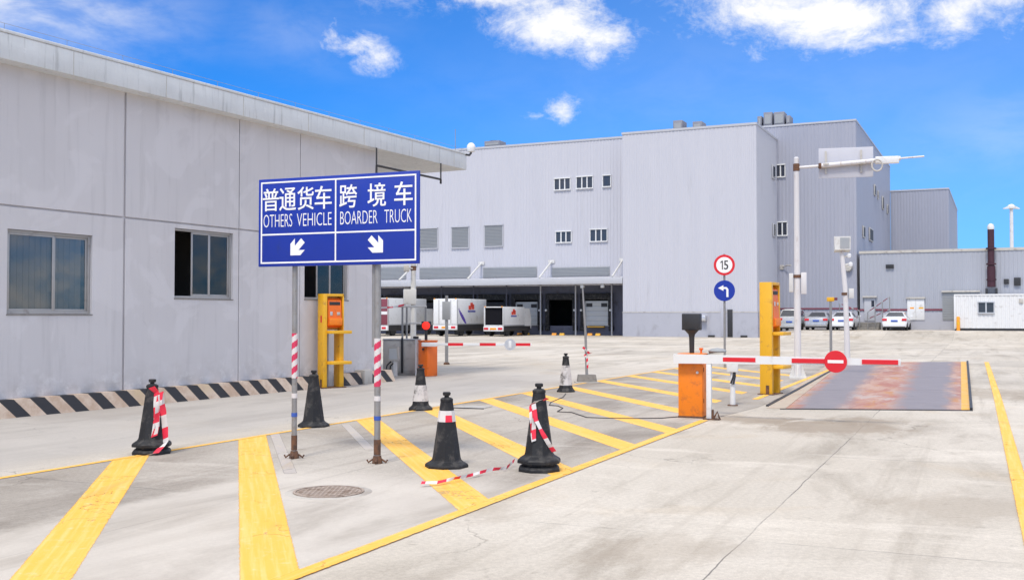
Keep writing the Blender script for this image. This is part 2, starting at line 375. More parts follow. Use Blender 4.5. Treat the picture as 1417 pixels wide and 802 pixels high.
def tag(o, label, cat, group=None):
    o['label'] = label; o['category'] = cat
    if group: o['group'] = group
    return o
def thing(name, label, cat, loc=(0, 0, 0), rz=0.0, group=None):
    o = bpy.data.objects.new(name, None); COL.objects.link(o)
    o.empty_display_size = .3
    loc = tuple(loc)[:2] + (loc[-1] if len(loc) > 2 else 0,); o.location = loc; o.rotation_euler = (0, 0, rz)
    return tag(o, label, cat, group)
def struct(o): o['kind'] = 'structure'; return o
def text(body, x0, x1, z0, z1, y, name, m, parent, bold=0.0, depth=.003):
    c = bpy.data.curves.new('t', 'FONT'); c.body = body; c.extrude = .01; c.resolution_u = 3
    if bold < 0: c.offset = bold
    t = bpy.data.objects.new('t', c); COL.objects.link(t); bpy.context.view_layer.update()
    dg = bpy.context.evaluated_depsgraph_get(); me = bpy.data.meshes.new_from_object(t.evaluated_get(dg))
    bpy.data.objects.remove(t)
    xs = [v.co.x for v in me.vertices]; ys = [v.co.y for v in me.vertices]
    a, b, cc, d = min(xs), max(xs), min(ys), max(ys)
    mb = MB(); fs = [list(p.vertices) for p in me.polygons]
    sh = [(0, 0)] if bold <= 0 else [(0, 0), (-bold, bold * .5), (bold, -bold * .5), (-bold, -bold * .5), (bold, bold * .5)]
    for i, (dx, dz) in enumerate(sh):
        mb.add([(x0 + (v.co.x - a) / (b - a) * (x1 - x0) + dx, y - depth - .0003 * i if v.co.z > 0 else y - .0006, z0 + (v.co.y - cc) / (d - cc) * (z1 - z0) + dz) for v in me.vertices], fs)
    bpy.data.meshes.remove(me)
    return mb.build(name, m, parent, smooth=0)
def relief(mb, xs, zs, depth, y0, m=0):
    nx, nz = len(xs) - 1, len(zs) - 1
    def D(i, k):
        if i < 0 or k < 0 or i >= nx or k >= nz: return (0.0, True)
        d = depth(i, k)
        return d if isinstance(d, tuple) else (d, True)
    for i in range(nx):
        for k in range(nz):
            d, face = D(i, k); a, b, c, e = xs[i], xs[i + 1], zs[k], zs[k + 1]; y = y0 + d
            if face: mb.quad((a, y, c), (b, y, c), (b, y, e), (a, y, e), m)
            d2 = D(i + 1, k)[0]
            if i < nx - 1 and abs(d2 - d) > 1e-5: mb.quad((b, y, c), (b, y0 + d2, c), (b, y0 + d2, e), (b, y, e), m)
            d3 = D(i, k + 1)[0]
            if k < nz - 1 and abs(d3 - d) > 1e-5: mb.quad((a, y, e), (b, y, e), (b, y0 + d3, e), (a, y0 + d3, e), m)
def ribbed(mb, p0, p1, z0, z1, pitch=.30, dep=.022):
    p0, p1 = Vector((*p0, 0)), Vector((*p1, 0)); L_ = (p1 - p0).length; u = (p1 - p0) / L_; n = Vector((u.y, -u.x, 0))
    pts = []; t = 0.0
    while t < L_ - pitch:
        for f, o in ((0, 0), (.42, 0), (.50, dep), (.92, dep)): pts.append(p0 + u * (t + f * pitch) + n * o)
        t += pitch
    pts.append(p1)
    lo = [(p.x, p.y, z0) for p in pts]; hi = [(p.x, p.y, z1) for p in pts]
    mb.rings([lo, hi], cap=False, close=False)
# ------------------------------------------------------------------ frames of the place
WA = -24.9
_n = (math.sin(R(24.9)), math.cos(R(24.9)))
def onplane(px, c, n):
    r = ray(px, 437); t = c / (r[0] * n[0] + r[1] * n[1]); return (r[0] * t, r[1] * t)
W = Fr(onplane(862, 81.0, _n), WA)                                  # warehouse: x right along front, y back
_g = (-.8813, .4726)
GB = Fr(onplane(522, 15.467, _g), 61.83)                            # gatehouse: x along wall away from camera, y into building
LN = Fr((0, 0), -24.0)                                              # traffic lane: x across, y along
# ------------------------------------------------------------------ ground
def sstep(t): t = max(0, min(1, t)); return t * t * (3 - 2 * t)
xA1 = W.px(1047, 300)[0]
RISE = .55
def gz(x, y): return RISE * sstep((x - xA1 - .4) / 2.0) * sstep((y + 7.0) / 9.5)
xs = [-900, -300, -120, -60, -30, -10, 0, 8] + [xA1 + .4 + .25 * i for i in range(9)] + [xA1 + 8, 30, 45, 60, 120, 300, 900]
ys = [-400, -150, -80, -60, -40, -25, -15] + [-7 + .6 * i for i in range(17)] + [6, 12, 30, 60, 120, 300, 1500]
mb = MB(); vs = []
for y in ys:
    for x in xs: vs.append(W.w(x, y, gz(x, y)))
n = len(xs)
mb.add(vs, [(j * n + i, j * n + i + 1, (j + 1) * n + i + 1, (j + 1) * n + i) for j in range(len(ys) - 1) for i in range(n - 1)])
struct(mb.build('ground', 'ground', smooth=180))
def sheet(name, poly, z, m, th=None):
    return struct(MB().add([(*p, z) for p in poly], [tuple(range(len(poly)))]).build(name, m, smooth=0))
def ln(x, y): return LN.w(x, y)[:2]
BK, FT = -9.12, -3.98                                             # island edges across the lane
def bk(y): return BK + (y - 9.5) * .014
isl = [ln(bk(3), 3), ln(FT, 3), ln(FT, 16.2), ln(-3.66, 19.2), ln(-3.95, 39), ln(bk(39), 39)]
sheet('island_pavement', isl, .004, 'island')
def strip(name, pts, w, z=.009, m='paint'):
    L_, Rr = [], []
    for i, p in enumerate(pts):
        a = Vector(pts[max(0, i - 1)]); b = Vector(pts[min(len(pts) - 1, i + 1)]); d = (b - a).normalized(); nn = Vector((d.y, -d.x)) * w / 2
        L_.append(tuple(Vector(p) + nn)); Rr.append(tuple(Vector(p) - nn))
    mb = MB(); q = 8; acc = 0.0; uvs = []
    for i in range(len(pts) - 1):
        dl = math.dist(pts[i], pts[i + 1])
        for k in range(q):
            f0, f1 = k / q, (k + 1) / q
            lp = lambda A, B, f: tuple(A[j] + (B[j] - A[j]) * f for j in (0, 1)) + (z,)
            mb.quad(lp(L_[i], L_[i + 1], f0), lp(Rr[i], Rr[i + 1], f0), lp(Rr[i], Rr[i + 1], f1), lp(L_[i], L_[i + 1], f1))
            a0, a1 = acc + dl * f0, acc + dl * f1; uvs += [(w / 2, a0), (-w / 2, a0), (-w / 2, a1), (w / 2, a1)]
        acc += dl
    o = mb.build(name, m, smooth=0); uv = o.data.uv_layers.new(name='UVMap')
    for lo in o.data.loops: uv.data[lo.index].uv = uvs[lo.vertex_index]
    o['stripe_width'] = w
    at = o.data.attributes.new('half_width', 'FLOAT', 'POINT')
    for d_ in at.data: d_.value = w / 2
    return struct(o)
strip('yellow_border_line', [ln(FT, 3.5), ln(FT, 16.42)], .16)
strip('yellow_border_line', [ln(bk(3) + .05, 3), ln(bk(22) + .05, 22), ln(bk(39) + .05, 39)], .12)
strip('yellow_border_line', [ln(-4.05, 20.9), ln(-4.25, 38.5)], .16)
sd = Vector((math.sin(R(165.3)), math.cos(R(165.3))))                  # the hatching runs this way
def hatch(p, w, z, xf):
    nn = Vector((sd.y, -sd.x)) * w / 2; ends = []
    for sg_ in (1, -1):
        o = p + nn * sg_; lx, ly = o.x * LN.ax[0] + o.y * LN.ax[1], o.x * LN.ay[0] + o.y * LN.ay[1]
        dx, dy = sd.x * LN.ax[0] + sd.y * LN.ax[1], sd.x * LN.ay[0] + sd.y * LN.ay[1]
        t0 = (BK - 9.5 * .014 + .014 * ly + .05 - lx) / (dx - .014 * dy); t1 = (xf - lx) / dx
        ends.append((o + sd * t0, o + sd * t1, t0, t1))
    mb = MB(); q = 8; uvs = []
    for k in range(q):
        f0, f1 = k / q, (k + 1) / q; P_ = []
        for (A, B_, t0, t1), f, u in ((ends[0], f0, w / 2), (ends[1], f0, -w / 2), (ends[1], f1, -w / 2), (ends[0], f1, w / 2)):
            c = A + (B_ - A) * f; P_.append((c.x, c.y, z)); uvs.append((u, t0 + (t1 - t0) * f))
        mb.quad(*P_)
    o = mb.build('yellow_hatch_stripe', 'paint', smooth=0); uv = o.data.uv_layers.new(name='UVMap')
    for lo in o.data.loops: uv.data[lo.index].uv = uvs[lo.vertex_index]
    at = o.data.attributes.new('half_width', 'FLOAT', 'POINT')
    for d_ in at.data: d_.value = w / 2
    return struct(o)
SY = [9.40, 11.76, 14.42, 16.5, 18.75, 20.75, 22.95, 25.35, 27.75, 30.05, 32.3, 34.6]
for i, y0 in enumerate(SY):
    p = Vector(ln(bk(y0) + .08 - (.14 if i == 1 else 0), y0))
    hatch(p, .40, .006, -4.03 if y0 < 23.5 else -4.58)
strip('yellow_lane_line', [ln(.36, 4), ln(.33, 24), ln(.24, 41.2)], .17)
# faded older lines beside the fresh ones
for px0, px1 in (((380, 600), (402, 655)), ((478, 587), (512, 622))):
    strip('faded_line', [G(*px0), G(*px1)], .16, .0058, 'oldpaint')
# ------------------------------------------------------------------ weighbridge
c0 = G(1088, 565); c1 = G(1343, 567); c2 = G(1338, 500.5); c3 = G(1168, 501.5)
wb = thing('weighbridge', 'rusty grey steel weighbridge deck set flush in the yard beyond the barrier arm', 'weighbridge', (*c0, 0), R(-24))
inv = lambda p: ((p[0] - c0[0]) * LN.ax[0] + (p[1] - c0[1]) * LN.ax[1], (p[0] - c0[0]) * LN.ay[0] + (p[1] - c0[1]) * LN.ay[1])
k0, k1, k2, k3 = (inv(p) for p in (c0, c1, c2, c3))
lerp = lambda a, b, t: (a[0] + (b[0] - a[0]) * t, a[1] + (b[1] - a[1]) * t)
def patch(mb, u0, u1, v0, v1, z):
    pt = lambda u, v: (*lerp(lerp(k0, k1, u), lerp(k3, k2, u), v), z)
    mb.rings([[pt(u0, v0), pt(u1, v0), pt(u1, v1), pt(u0, v1)], [(*pt(u0, v0)[:2], 0), (*pt(u1, v0)[:2], 0), (*pt(u1, v1)[:2], 0), (*pt(u0, v1)[:2], 0)]])
for a, b in ((0, .245), (.2465, .498), (.4995, .75), (.7515, 1)):
    mb = MB(); patch(mb, 0, .949, a, b, .012); o = mb.build('deck_plate', 'deck', wb, smooth=0)
    uv = o.data.uv_layers.new(name='UVMap'); uu = {0: 0, 1: .949, 2: .949, 3: 0}
    for lp in o.data.loops: uv.data[lp.index].uv = (uu[lp.vertex_index % 4], 0)
mb = MB(); patch(mb, .951, .995, 0, 1, .013); mb.build('edge_strip', 'yellow', wb, smooth=0)
mb = MB(); patch(mb, .997, 1.012, -.004, 1, .05); mb.build('guide_angle', 'dark', wb, smooth=0)
mb = MB(); patch(mb, -.03, 1.012, -.009, -.0045, .011); mb.build('joint_strip', 'dark', wb, smooth=0)
mb = MB(); patch(mb, -.004, -.11, .0, 1, .008); mb.build('side_margin', 'beige', wb, smooth=0)
kp = [G(1062, 562), G(1108, 537), G(1152, 512)]
kb = thing('island_kerb', 'low dark steel edged kerb running along the left side of the weighbridge', 'kerb', (*kp[0], 0))
mb = MB()
for i in range(2):
    a, b = Vector(kp[i]) - Vector(kp[0]), Vector(kp[i + 1]) - Vector(kp[0]); nn = Vector((b - a)).normalized(); nn = Vector((nn.y, -nn.x)) * .028
    mb.rings([[(*(a - nn), 0), (*(a + nn), 0), (*(a + nn), .022), (*(a - nn), .03)], [(*(b - nn), 0), (*(b + nn), 0), (*(b + nn), .022), (*(b - nn), .03)]])
mb.build('edge_angle', 'dark', kb, smooth=0)
# ------------------------------------------------------------------ gatehouse on the left
gh = thing('gatehouse', 'long grey rendered single-storey building with a projecting concrete eave along the left', 'building', (*GB.o, 0), GB.a)
X0 = -31.0; OV = .30; ZT = GB.px(0, 80, -OV)[1]
def gx(px, y=0.0): return GB.px(px, 437, y)[0]
def gw(a, b, t, bt_): return (gx(a), gx(b), GB.px(a, bt_)[1], GB.px(a, t)[1])
WIN = [gw(9, 127, 316, 434), gw(241, 322, 315, 412), gw(421, 482, 322, 413.5)]
jv = {-27.0: .016, gx(-60): .016, gx(171): .026, gx(330): .012, gx(421) - .16: .012}
jz = GB.px(0, 283)[1]; JH = .018
ex = sorted(set([X0, 0.0] + [v for w in WIN for v in w[:2]] + [t + d for t, q in jv.items() for d in (-q, q)]))
ez = sorted(set([0, jz - JH, jz + JH, ZT] + [v for w in WIN for v in w[2:]]))
def gdep(i, k):
    x = (ex[i] + ex[i + 1]) / 2; z = (ez[k] + ez[k + 1]) / 2
    for w in WIN:
        if w[0] < x < w[1] and w[2] < z < w[3]: return (.15, False)
    if any(abs(x - t) < q for t, q in jv.items()) or abs(z - jz) < JH: return .04
    return 0.0
mb = MB(); relief(mb, ex, ez, gdep, 0.0)
mb.quad((0, 0, 0), (0, 9, 0), (0, 9, ZT), (0, 0, ZT)); mb.quad((X0, 0, 0), (X0, 9, 0), (X0, 9, ZT), (X0, 0, ZT)); mb.quad((X0, 9, 0), (0, 9, 0), (0, 9, ZT), (X0, 9, ZT))
mb.build('wall', 'render', gh, smooth=0)
xe = GB.px(646, 240, -OV)[0]
zf0 = GB.px(0, 80, -OV)[1]; zf1 = GB.px(0, 43, -OV)[1]
mb = MB(); mb.box(X0 - 1, xe, -OV, 10, ZT, zf1, .02); mb.box(X0 - 1, xe + .01, -OV - .02, -OV + .25, zf1 - .002, zf1 + .05, .01)
rf = mb.build('roof_slab', 'eave', gh)
x = xe - .7
while x > -22:
    MB().box(x - .004, x + .004, -OV - .006, -OV - .001, ZT + .01, zf1 - .02).build('fascia_seam', 'grey', rf, smooth=0); x -= 2.1
mb = MB(); mb.tube([(X0, -OV + .05, zf1 + .16), (xe - .1, -OV + .05, zf1 + .16)], .0035, 6)
x = xe - .2
while x > -24: mb.tube([(x, -OV + .05, zf1 + .03), (x, -OV + .05, zf1 + .16)], .004, 6); x -= 1.2
mb.tube([(xe - .55, -OV + .05, zf1 + .04), (xe - .55, -OV + .05, zf1 + .65)], .009, 6)
mb.build('lightning_wire', 'steel', rf)
mb = MB()
hb0, hb1 = GB.px(521, 229, -.35), GB.px(610, 240, -.35)
mb.tube([(hb0[0], -.35, hb0[1] - .2), (hb0[0], -.35, hb0[1]), (hb1[0], -.35, hb0[1]), (hb1[0] , -.35, hb0[1] - .12)], .03, 8)
mb.tube([(hb0[0], -.35, hb0[1]), (hb0[0], -.35, ZT)], .02, 6); mb.tube([(hb1[0], -.35, hb0[1]), (hb1[0], -.35, ZT)], .02, 6)
mb.build('soffit_bar', 'dark', gh)
mb = MB()                                                            # a room behind the panes
for w in WIN:
    a, b, c, d = w[0] - .5, w[1] + .5, .6, 3.5
    mb.quad((a, 2.6, c), (b, 2.6, c), (b, 2.6, d), (a, 2.6, d)); mb.quad((a, .16, c), (a, 2.6, c), (a, 2.6, d), (a, .16, d)); mb.quad((b, .16, c), (b, 2.6, c), (b, 2.6, d), (b, .16, d))
    mb.quad((a, .16, c), (b, .16, c), (b, 2.6, c), (a, 2.6, c)); mb.quad((a, .16, d), (b, .16, d), (b, 2.6, d), (a, 2.6, d))
mb.build('room_lining', 'room', gh, smooth=0)
for wi, w in enumerate(WIN):
    a, b, c, d = w; t = .045; mb = MB()
    mb.box(a + .004, a + t, .05, .12, c + .004, d - .004, .004); mb.box(b - t, b - .004, .05, .12, c + .004, d - .004, .004)
    mb.box(a + t, b - t, .05, .12, c + .004, c + t, .004); mb.box(a + t, b - t, .05, .12, d - t, d - .004, .004)
    fr = mb.build('window', 'oldalu', gh)
    mid = a + (b - a) * (.56 if wi == 0 else .5)
    spans = [(a + t, mid), (mid, b - t)] if wi == 0 else [(a + t + (b - a) * .28, a + (b - a) * .62), (a + (b - a) * .62, b - t)]
    for si, (p, q) in enumerate(spans):
        y = .062 + .022 * si; mb = MB(); s = .04
        mb.box(p, p + s, y, y + .02, c + t, d - t, .003); mb.box(q - s, q, y, y + .02, c + t, d - t, .003)
        mb.box(p + s, q - s, y, y + .02, c + t, c + t + s, .003); mb.box(p + s, q - s, y, y + .02, d - t - s, d - t, .003)
        sh = mb.build('sash', 'oldalu', fr)
        MB().box(p + s, q - s, y + .008, y + .013, c + t + s, d - t - s).build('pane', 'glass', fr, smooth=0)
    mb = MB(); mb.box(a - .01, b + .01, -.012, .05, c - .025, c - .003, .004); mb.build('window_sill', 'concrete', fr)
    if wi == 0:
        mb = MB()
        for k in range(26):
            x0 = a + .05 + k * .075 * (b - a) / 2.2; mb.box(x0, x0 + .07, .135 + .012 * (k % 2), .144 + .012 * (k % 2), c + .02, d - .02)
        mb.build('blind', 'curtain', fr, smooth=0)
# striped kerb along the foot of the wall
kx1 = gx(546, -.28); g0, g1 = gx(503, -.28), gx(516, -.28)
sx0, sx1 = gx(438, -.28), gx(474, -.28)
prof = [(-.005, 0), (-.27, 0), (-.20, .29), (-.005, .29)]
mb = MB(); mb.profx(prof, X0, sx0 - .0); mb.profx(prof, sx1 + .05, g0); mb.profx(prof, g1, 0.12)
mb.rings([[(0.12, -.27, 0), (0.02, .9, 0), (.38, .9, 0), (.42, -.27, 0)], [(0.12, -.20, .29), (0.02, .9, .29), (.31, .9, .29), (.35, -.20, .29)]])
hk = tag(mb.build('striped_kerb', 'hazard', None, smooth=0), 'black and cream hazard striped kerb at the foot of the grey gatehouse wall', 'kerb')
hk.location = (*GB.o, 0); hk.rotation_euler = (0, 0, GB.a)
mb = MB(); mb.box(g0 + .03, g1 - .03, -.30, -.01, 0, .34, .015)
o = tag(mb.build('kerb_box', 'grey', None), 'small dark grey box filling the gap in the striped kerb', 'box'); o.location = (*GB.o, 0); o.rotation_euler = (0, 0, GB.a)
cam_p = GB.px(649, 222, -OV)
sc = thing('security_camera', 'small white dome camera on a bracket at the end of the concrete eave', 'camera', GB.w(xe + .12, -OV, zf1 + .06), GB.a)
MB().lathe([(.0, -.12), (.10, -.10), (.13, 0), (.115, .09), (.06, .15), (.0, .165)], 16, (.12, 0, .16)).build('camera_dome', 'white', sc)
MB().tube([(-.2, 0, -.06), (.02, 0, -.05), (.12, 0, .03)], .03, 8).build('bracket', 'dark', sc)
# ------------------------------------------------------------------ direction sign
p0, p1 = G(407, 634), G(522, 641)
ang = math.atan2(p1[1] - p0[1], p1[0] - p0[0])
SG = Fr(((p0[0] + p1[0]) / 2, (p0[1] + p1[1]) / 2), math.degrees(ang)); hw = math.dist(p0, p1) / 2
sg = thing('direction_sign', 'large blue two-part direction sign on two steel posts with white arrows', 'sign', (*SG.o, 0), SG.a)
yP = -.075
TL = SG.px(357.5, 248, yP); TR = SG.px(580, 236.5, yP); BL = SG.px(358, 371.5, yP); BR = SG.px(580, 362, yP)
sx0_, sx1_ = (TL[0] + BL[0]) / 2, (TR[0] + BR[0]) / 2; sz1, sz0 = (TL[1] + TR[1]) / 2, (BL[1] + BR[1]) / 2
def su(px, py): return SG.px(px, py, yP)
MB().box(sx0_, sx1_, yP, yP + .03, sz0, sz1, .006).build('panel', 'blue', sg)
for s in (-1, 1):
    for z in (sz0 + .2, sz1 - .2): MB().box(s * hw - .09, s * hw + .09, yP + .031, yP + .045, z - .025, z + .025, .003).build('panel_clamp', 'steel', sg)
mb = MB(); i = .035; t = .018; A, B_, C_, D_ = sx0_ + i, sx1_ - i, sz0 + i, sz1 - i; y0, y1 = yP - .003, yP - .0006
xm = su(464.5, 300)[0]; zm = (su(410, 324)[1] + su(520, 319)[1]) / 2
mb.box(A, A + t, y0, y1, C_, D_); mb.box(B_ - t, B_, y0, y1, C_, D_); mb.box(A + t, B_ - t, y0, y1, C_, C_ + t); mb.box(A + t, B_ - t, y0, y1, D_ - t, D_)
mb.box(xm - t / 2, xm + t / 2, y0, y1, C_ + t, D_ - t)
mb.box(A + t, xm - t / 2, y0, y1, zm - t / 2, zm + t / 2); mb.box(xm + t / 2, B_ - t, y0, y1, zm - t / 2, zm + t / 2)
mb.build('border_line', 'signwhite', sg, smooth=0)
zc0 = (su(410, 292)[1] + su(520, 284)[1]) / 2; zc1 = (su(410, 260.5)[1] + su(520, 252)[1]) / 2
ze0 = (su(410, 313.5)[1] + su(520, 308.5)[1]) / 2; ze1 = (su(410, 295.5)[1] + su(520, 290.5)[1]) / 2
for ch, a, b in (('普', 364, 386), ('通', 387, 409.5), ('货', 412, 434), ('车', 436, 459), ('跨', 470, 494), ('境', 509, 534), ('车', 546, 571)):
    text(ch, su(a, 280)[0], su(b, 280)[0], zc0, zc1, yP, 'character', 'signwhite', sg, .0026)
for tx, a, b in (('OTHERS', 365, 404.5), ('VEHICLE', 411, 459), ('BOARDER', 471, 522.5), ('TRUCK', 532, 570)):
    text(tx, su(a, 300)[0], su(b, 300)[0], ze0, ze1, yP, 'lettering', 'signwhite', sg, -.012)
def arrow(px, py, flip):
    c = su(px, py); pts = []
    # an arrow along -z, then turned 45 degrees
    base = [(-.035, .115), (.035, .115), (.035, -.005), (.095, .055), (.095, -.03), (0, -.125), (-.095, -.03), (-.095, .055), (-.035, -.005)]
    th = R(45 if flip else -45)
    for x, z in base:
        pts.append((c[0] + x * math.cos(th) - z * math.sin(th), c[1] + x * math.sin(th) + z * math.cos(th)))
    MB().prism(pts, yP - .003, yP - .0006).build('arrow', 'signwhite', sg, smooth=0)
arrow(411, 342.5, False); arrow(520.5, 338.5, True)
for s, dp in ((-1, 0), (1, .02)):
    x = s * hw; r = .031 + dp * .25
    mb = MB(); mb.lathe([(r, .02), (r, sz1 - .05), (r * .6, sz1 - .045)], 20, (x, 0, 0))
    if s > 0: mb.lathe([(.026, 1.3), (.026, sz0 + .2)], 12, (x - .055, .02, 0))
    po = mb.build('post', 'steel', sg)
    # red and white spiral wrap
    mb = MB(); N_ = 24; z0, z1 = (.93, 1.45) if s < 0 else (.86, 1.40); rr = r + .003
    K = 60
    for k in range(K):
        for q in range(N_):
            a0, a1 = 2 * math.pi * q / N_, 2 * math.pi * (q + 1) / N_
            za, zb = z0 + (z1 - z0) * k / K, z0 + (z1 - z0) * (k + 1) / K
            ph = (za / .145 - q / N_) % 1
            mb.add([(x + rr * math.cos(a), rr * math.sin(a), z) for a, z in ((a0, za), (a1, za), (a1, zb), (a0, zb))], [(0, 1, 2, 3)], 0 if ph < .52 else 1)
    mb.build('spiral_wrap', ['wrapred', 'tapewhite'], po)
    mb = MB(); mb.lathe([(rr, .70), (rr, .755)], 20, (x, 0, 0)); mb.build('reflective_band', 'tapewhite', po)
    mb = MB(); mb.lathe([(rr + .001, .485), (rr + .001, .53)], 20, (x, 0, 0)); mb.build('blue_band', 'plateblue', po)
    mb = MB(); mb.lathe([(rr + .0005, .10), (rr + .0005, .27)], 20, (x, 0, 0)); mb.lathe([(.06, 0), (.055, .04), (r + .008, .09)], 16, (x, 0, 0))
    for q in range(4):
        t = R(20 + 90 * q); cx, cy = x + .10 * math.cos(t), .10 * math.sin(t)
        mb.tube([(x + .05 * math.cos(t), .05 * math.sin(t), .05), (cx, cy, .015), (cx + .015 * math.cos(t), cy + .015 * math.sin(t), .045)], .011, 6)
    mb.build('base_flange', 'rust', po)
# ------------------------------------------------------------------ cones
def cone_part(r0, r1, z0, z1, n=8): return [(r0, z0), (r1, z1)]
def make_cone(label, loc, rz, h=.82, base=.235, sleeve=None, stacked_on=0.0, group='black rubber traffic cones on the hatched island'):
    t = thing('traffic_cone', label, 'traffic cone', (*loc, stacked_on), rz, group)
    mb = MB(); ph = R(22.5)
    mb.lathe([(base, 0), (base, .028), (base - .012, .045), (.175, .075), (.168, .085)], 8, ph=ph)
    mb.build('base', 'black', t, smooth=25)
    mb = MB()
    mb.lathe([(.165, .08), (.155, .11), (.072, h - .13), (.066, h - .09)], 8, ph=ph); mb.build('body', 'black', t, smooth=25)
    mb = MB(); mb.lathe([(.071, h - .10), (.071, h - .075), (.05, h - .06), (.026, h - .055), (.026, h - .04), (.042, h - .035), (.045, h - .008), (.035, h), (.0, h + .002)], 14)
    mb.build('knob', 'black', t)
    if sleeve:
        a, b, mm = sleeve
        rad = lambda z: .155 + (.072 - .155) * (z - .11) / (h - .24) + .004
        mb = MB(); zz = [a + (b - a) * k / 5 for k in range(6)]
        mb.lathe([(rad(z), z) for z in zz], 8, ph=ph)
        if mm == 'collar':                                         # torn red and white collar
            for k in range(len(mb.m)): mb.m[k] = 1 if (k % 8) in (5,) and k // 8 < 3 else 0
            mb.build('collar', ['tapewhite', 'tapered'], t, smooth=25)
        else: mb.build('reflective_sleeve', 'sleeve', t, smooth=25)
    return t
def stack_base(label, loc, rz, group):
    t = thing('traffic_cone', label, 'traffic cone', (*loc, 0), rz, group); ph = R(22.5)
    MB().lathe([(.235, 0), (.235, .03), (.222, .05), (.19, .07), (.186, .09)], 8, ph=ph).build('base', 'black', t, smooth=25)
    MB().lathe([(.165, .07), (.150, .085)], 8, ph=ph).build('body', 'black', t, smooth=25)
    return t
gc = 'black rubber traffic cones on the hatched island'
L1, L2, L3, L4, L5, L6 = G(210, 627), G(434, 590), G(582, 567), G(618, 646), G(746, 651), G(783, 542)
make_cone('upper black cone of the leftmost stack, draped with red and white tape', L1, R(10), .80, stacked_on=.092)
stack_base('bottom black cone of the leftmost stack, only its base showing under the upper one', L1, R(14), gc)
make_cone('plain black cone without tape or sleeve, behind the left sign post', L2, R(30), .84)
make_cone('black cone with a dirty white sleeve standing nearest the far orange barrier', L3, R(5), .80, .225, (.16, .44, 'sleeve'))
make_cone('single black cone with a torn white and red collar just right of the sign', L4, R(18), .82, .24, (.50, .62, 'collar'))
make_cone('upper black cone of the foremost stack, with red and white tape round its neck', L5, R(-8), .84, .24, stacked_on=.092)
stack_base('bottom black cone of the foremost stack, only its base showing under the upper one', L5, R(-2), gc)
make_cone('slim black cone with a tall white sleeve beside the pole in a block', L6, R(40), .84, .21, (.15, .58, 'sleeve'))
# ------------------------------------------------------------------ barrier tape
def tape(name, label, pts, w, seg=.09, wdir=(0, 0, 1), group=None, loc=(0, 0, 0)):
    pts = [Vector(p) for p in pts]; dense = []
    for i in range(len(pts) - 1):
        n_ = max(2, int((pts[i + 1] - pts[i]).length / .02))
        for k in range(n_): dense.append(pts[i].lerp(pts[i + 1], k / n_))
    dense.append(pts[-1])
    mb = MB(); acc = 0.0; wd0 = Vector(wdir)
    for i in range(len(dense) - 1):
        a, b = dense[i], dense[i + 1]; l = (b - a).length; acc += l
        tw = lambda s: (Matrix.Rotation(.5 * math.sin(s * 9) + .25 * math.sin(s * 23), 3, (b - a).normalized() if l else Vector((1, 0, 0))) @ wd0) * w / 2
        u, v = tw(acc - l), tw(acc)
        th = Vector((.0015, -.0015, .0008))
        mb.add([a - u, a + u, b + v, b - v, a - u + th, a + u + th, b + v + th, b - v + th], [(0, 1, 2, 3), (7, 6, 5, 4), (0, 3, 7, 4), (1, 5, 6, 2)], int(acc / seg) % 2)
    o = mb.build(name, ['tapered', 'tapewhite'], None, smooth=60)
    o.location = loc
    return tag(o, label, 'barrier tape')
x, y = L1
tape('barrier_tape', 'red and white tape hanging down the right side of the leftmost cone stack',
     [(.02, -.088, .80), (.075, -.075, .74), (.085, -.10, .55), (.10, -.115, .34), (.075, -.14, .22), (.13, -.10, .74), (.155, -.085, .55), (.185, -.08, .30), (.20, -.10, .15), (.12, -.23, .03), (.04, -.27, .02)], .085, .13, (.8, .2, .3), loc=(x, y, .0))
x, y = L5
tape('barrier_tape', 'red and white tape wound round the neck of the foremost cone stack and hanging down',
     [(.085, -.04, .76), (.05, -.10, .77), (-.03, -.105, .75), (-.085, -.05, .70), (-.085, -.095, .62), (-.075, -.12, .42), (-.06, -.135, .33), (-.06, -.10, .72), (-.04, -.125, .56), (.03, -.14, .42), (.10, -.145, .30), (.155, -.12, .22)], .06, .11, (.75, .1, .25), loc=(x, y, 0))
gt = [G(712, 645), G(700, 652), G(680, 655), (G(650, 662)), G(628, 668), G(605, 672), G(583, 674)]
tape('barrier_tape', 'red and white tape lying on the ground left of the foremost cone stack', [(gt[0][0], gt[0][1], .07)] + [(p[0], p[1], .035 + .012 * (i % 2)) for i, p in enumerate(gt[1:])], .055, .12, (.2, .5, .55))
# ------------------------------------------------------------------ covers and cable
mc = thing('manhole_cover', 'round rusty iron manhole cover in a pale concrete ring near the sign', 'manhole cover', (*G(455, 681), .004))
MB().lathe([(.30, .0), (.30, .008), (.0, .008)], 40).build('cover_plate', 'iron', mc)
mb = MB(); tv, tf = [], []                                        # one cast tread, joined by its ribs
for i in range(-6, 7):
    hw2 = math.sqrt(max(0, .27 ** 2 - (i * .043) ** 2)); mb.box(i * .043 - .008, i * .043 + .008, -hw2, hw2, .0075, .014); mb.box(-hw2, hw2, i * .043 - .008, i * .043 + .008, .0076, .0144)
mb.build('tread_pattern', 'iron', mc, smooth=0)
mb = MB(); mb.lathe([(.305, -.0), (.305, .012), (.33, .012), (.33, 0)], 40); mb.build('iron_rim', 'iron', mc)
mb = MB(); mb.lathe([(.332, 0), (.332, .004), (.40, .003), (.405, .0)], 32); mb.build('concrete_collar', 'collar', mc)
uc = thing('utility_cover', 'small pale grey rectangular steel cover lying flush behind the collared cone', 'utility cover', (*G(652, 563.5), .004), R(-20))
MB().box(-.32, .32, -.25, .25, 0, .012, .003).build('plate', 'concpale', uc); MB().box(-.35, .35, -.28, -.255, 0, .016).build('edge_frame', 'dark', uc)
cp = [G(783, 545), G(779, 550), G(762, 557), G(760, 561), G(772, 562), G(779, 565), G(771, 570)]
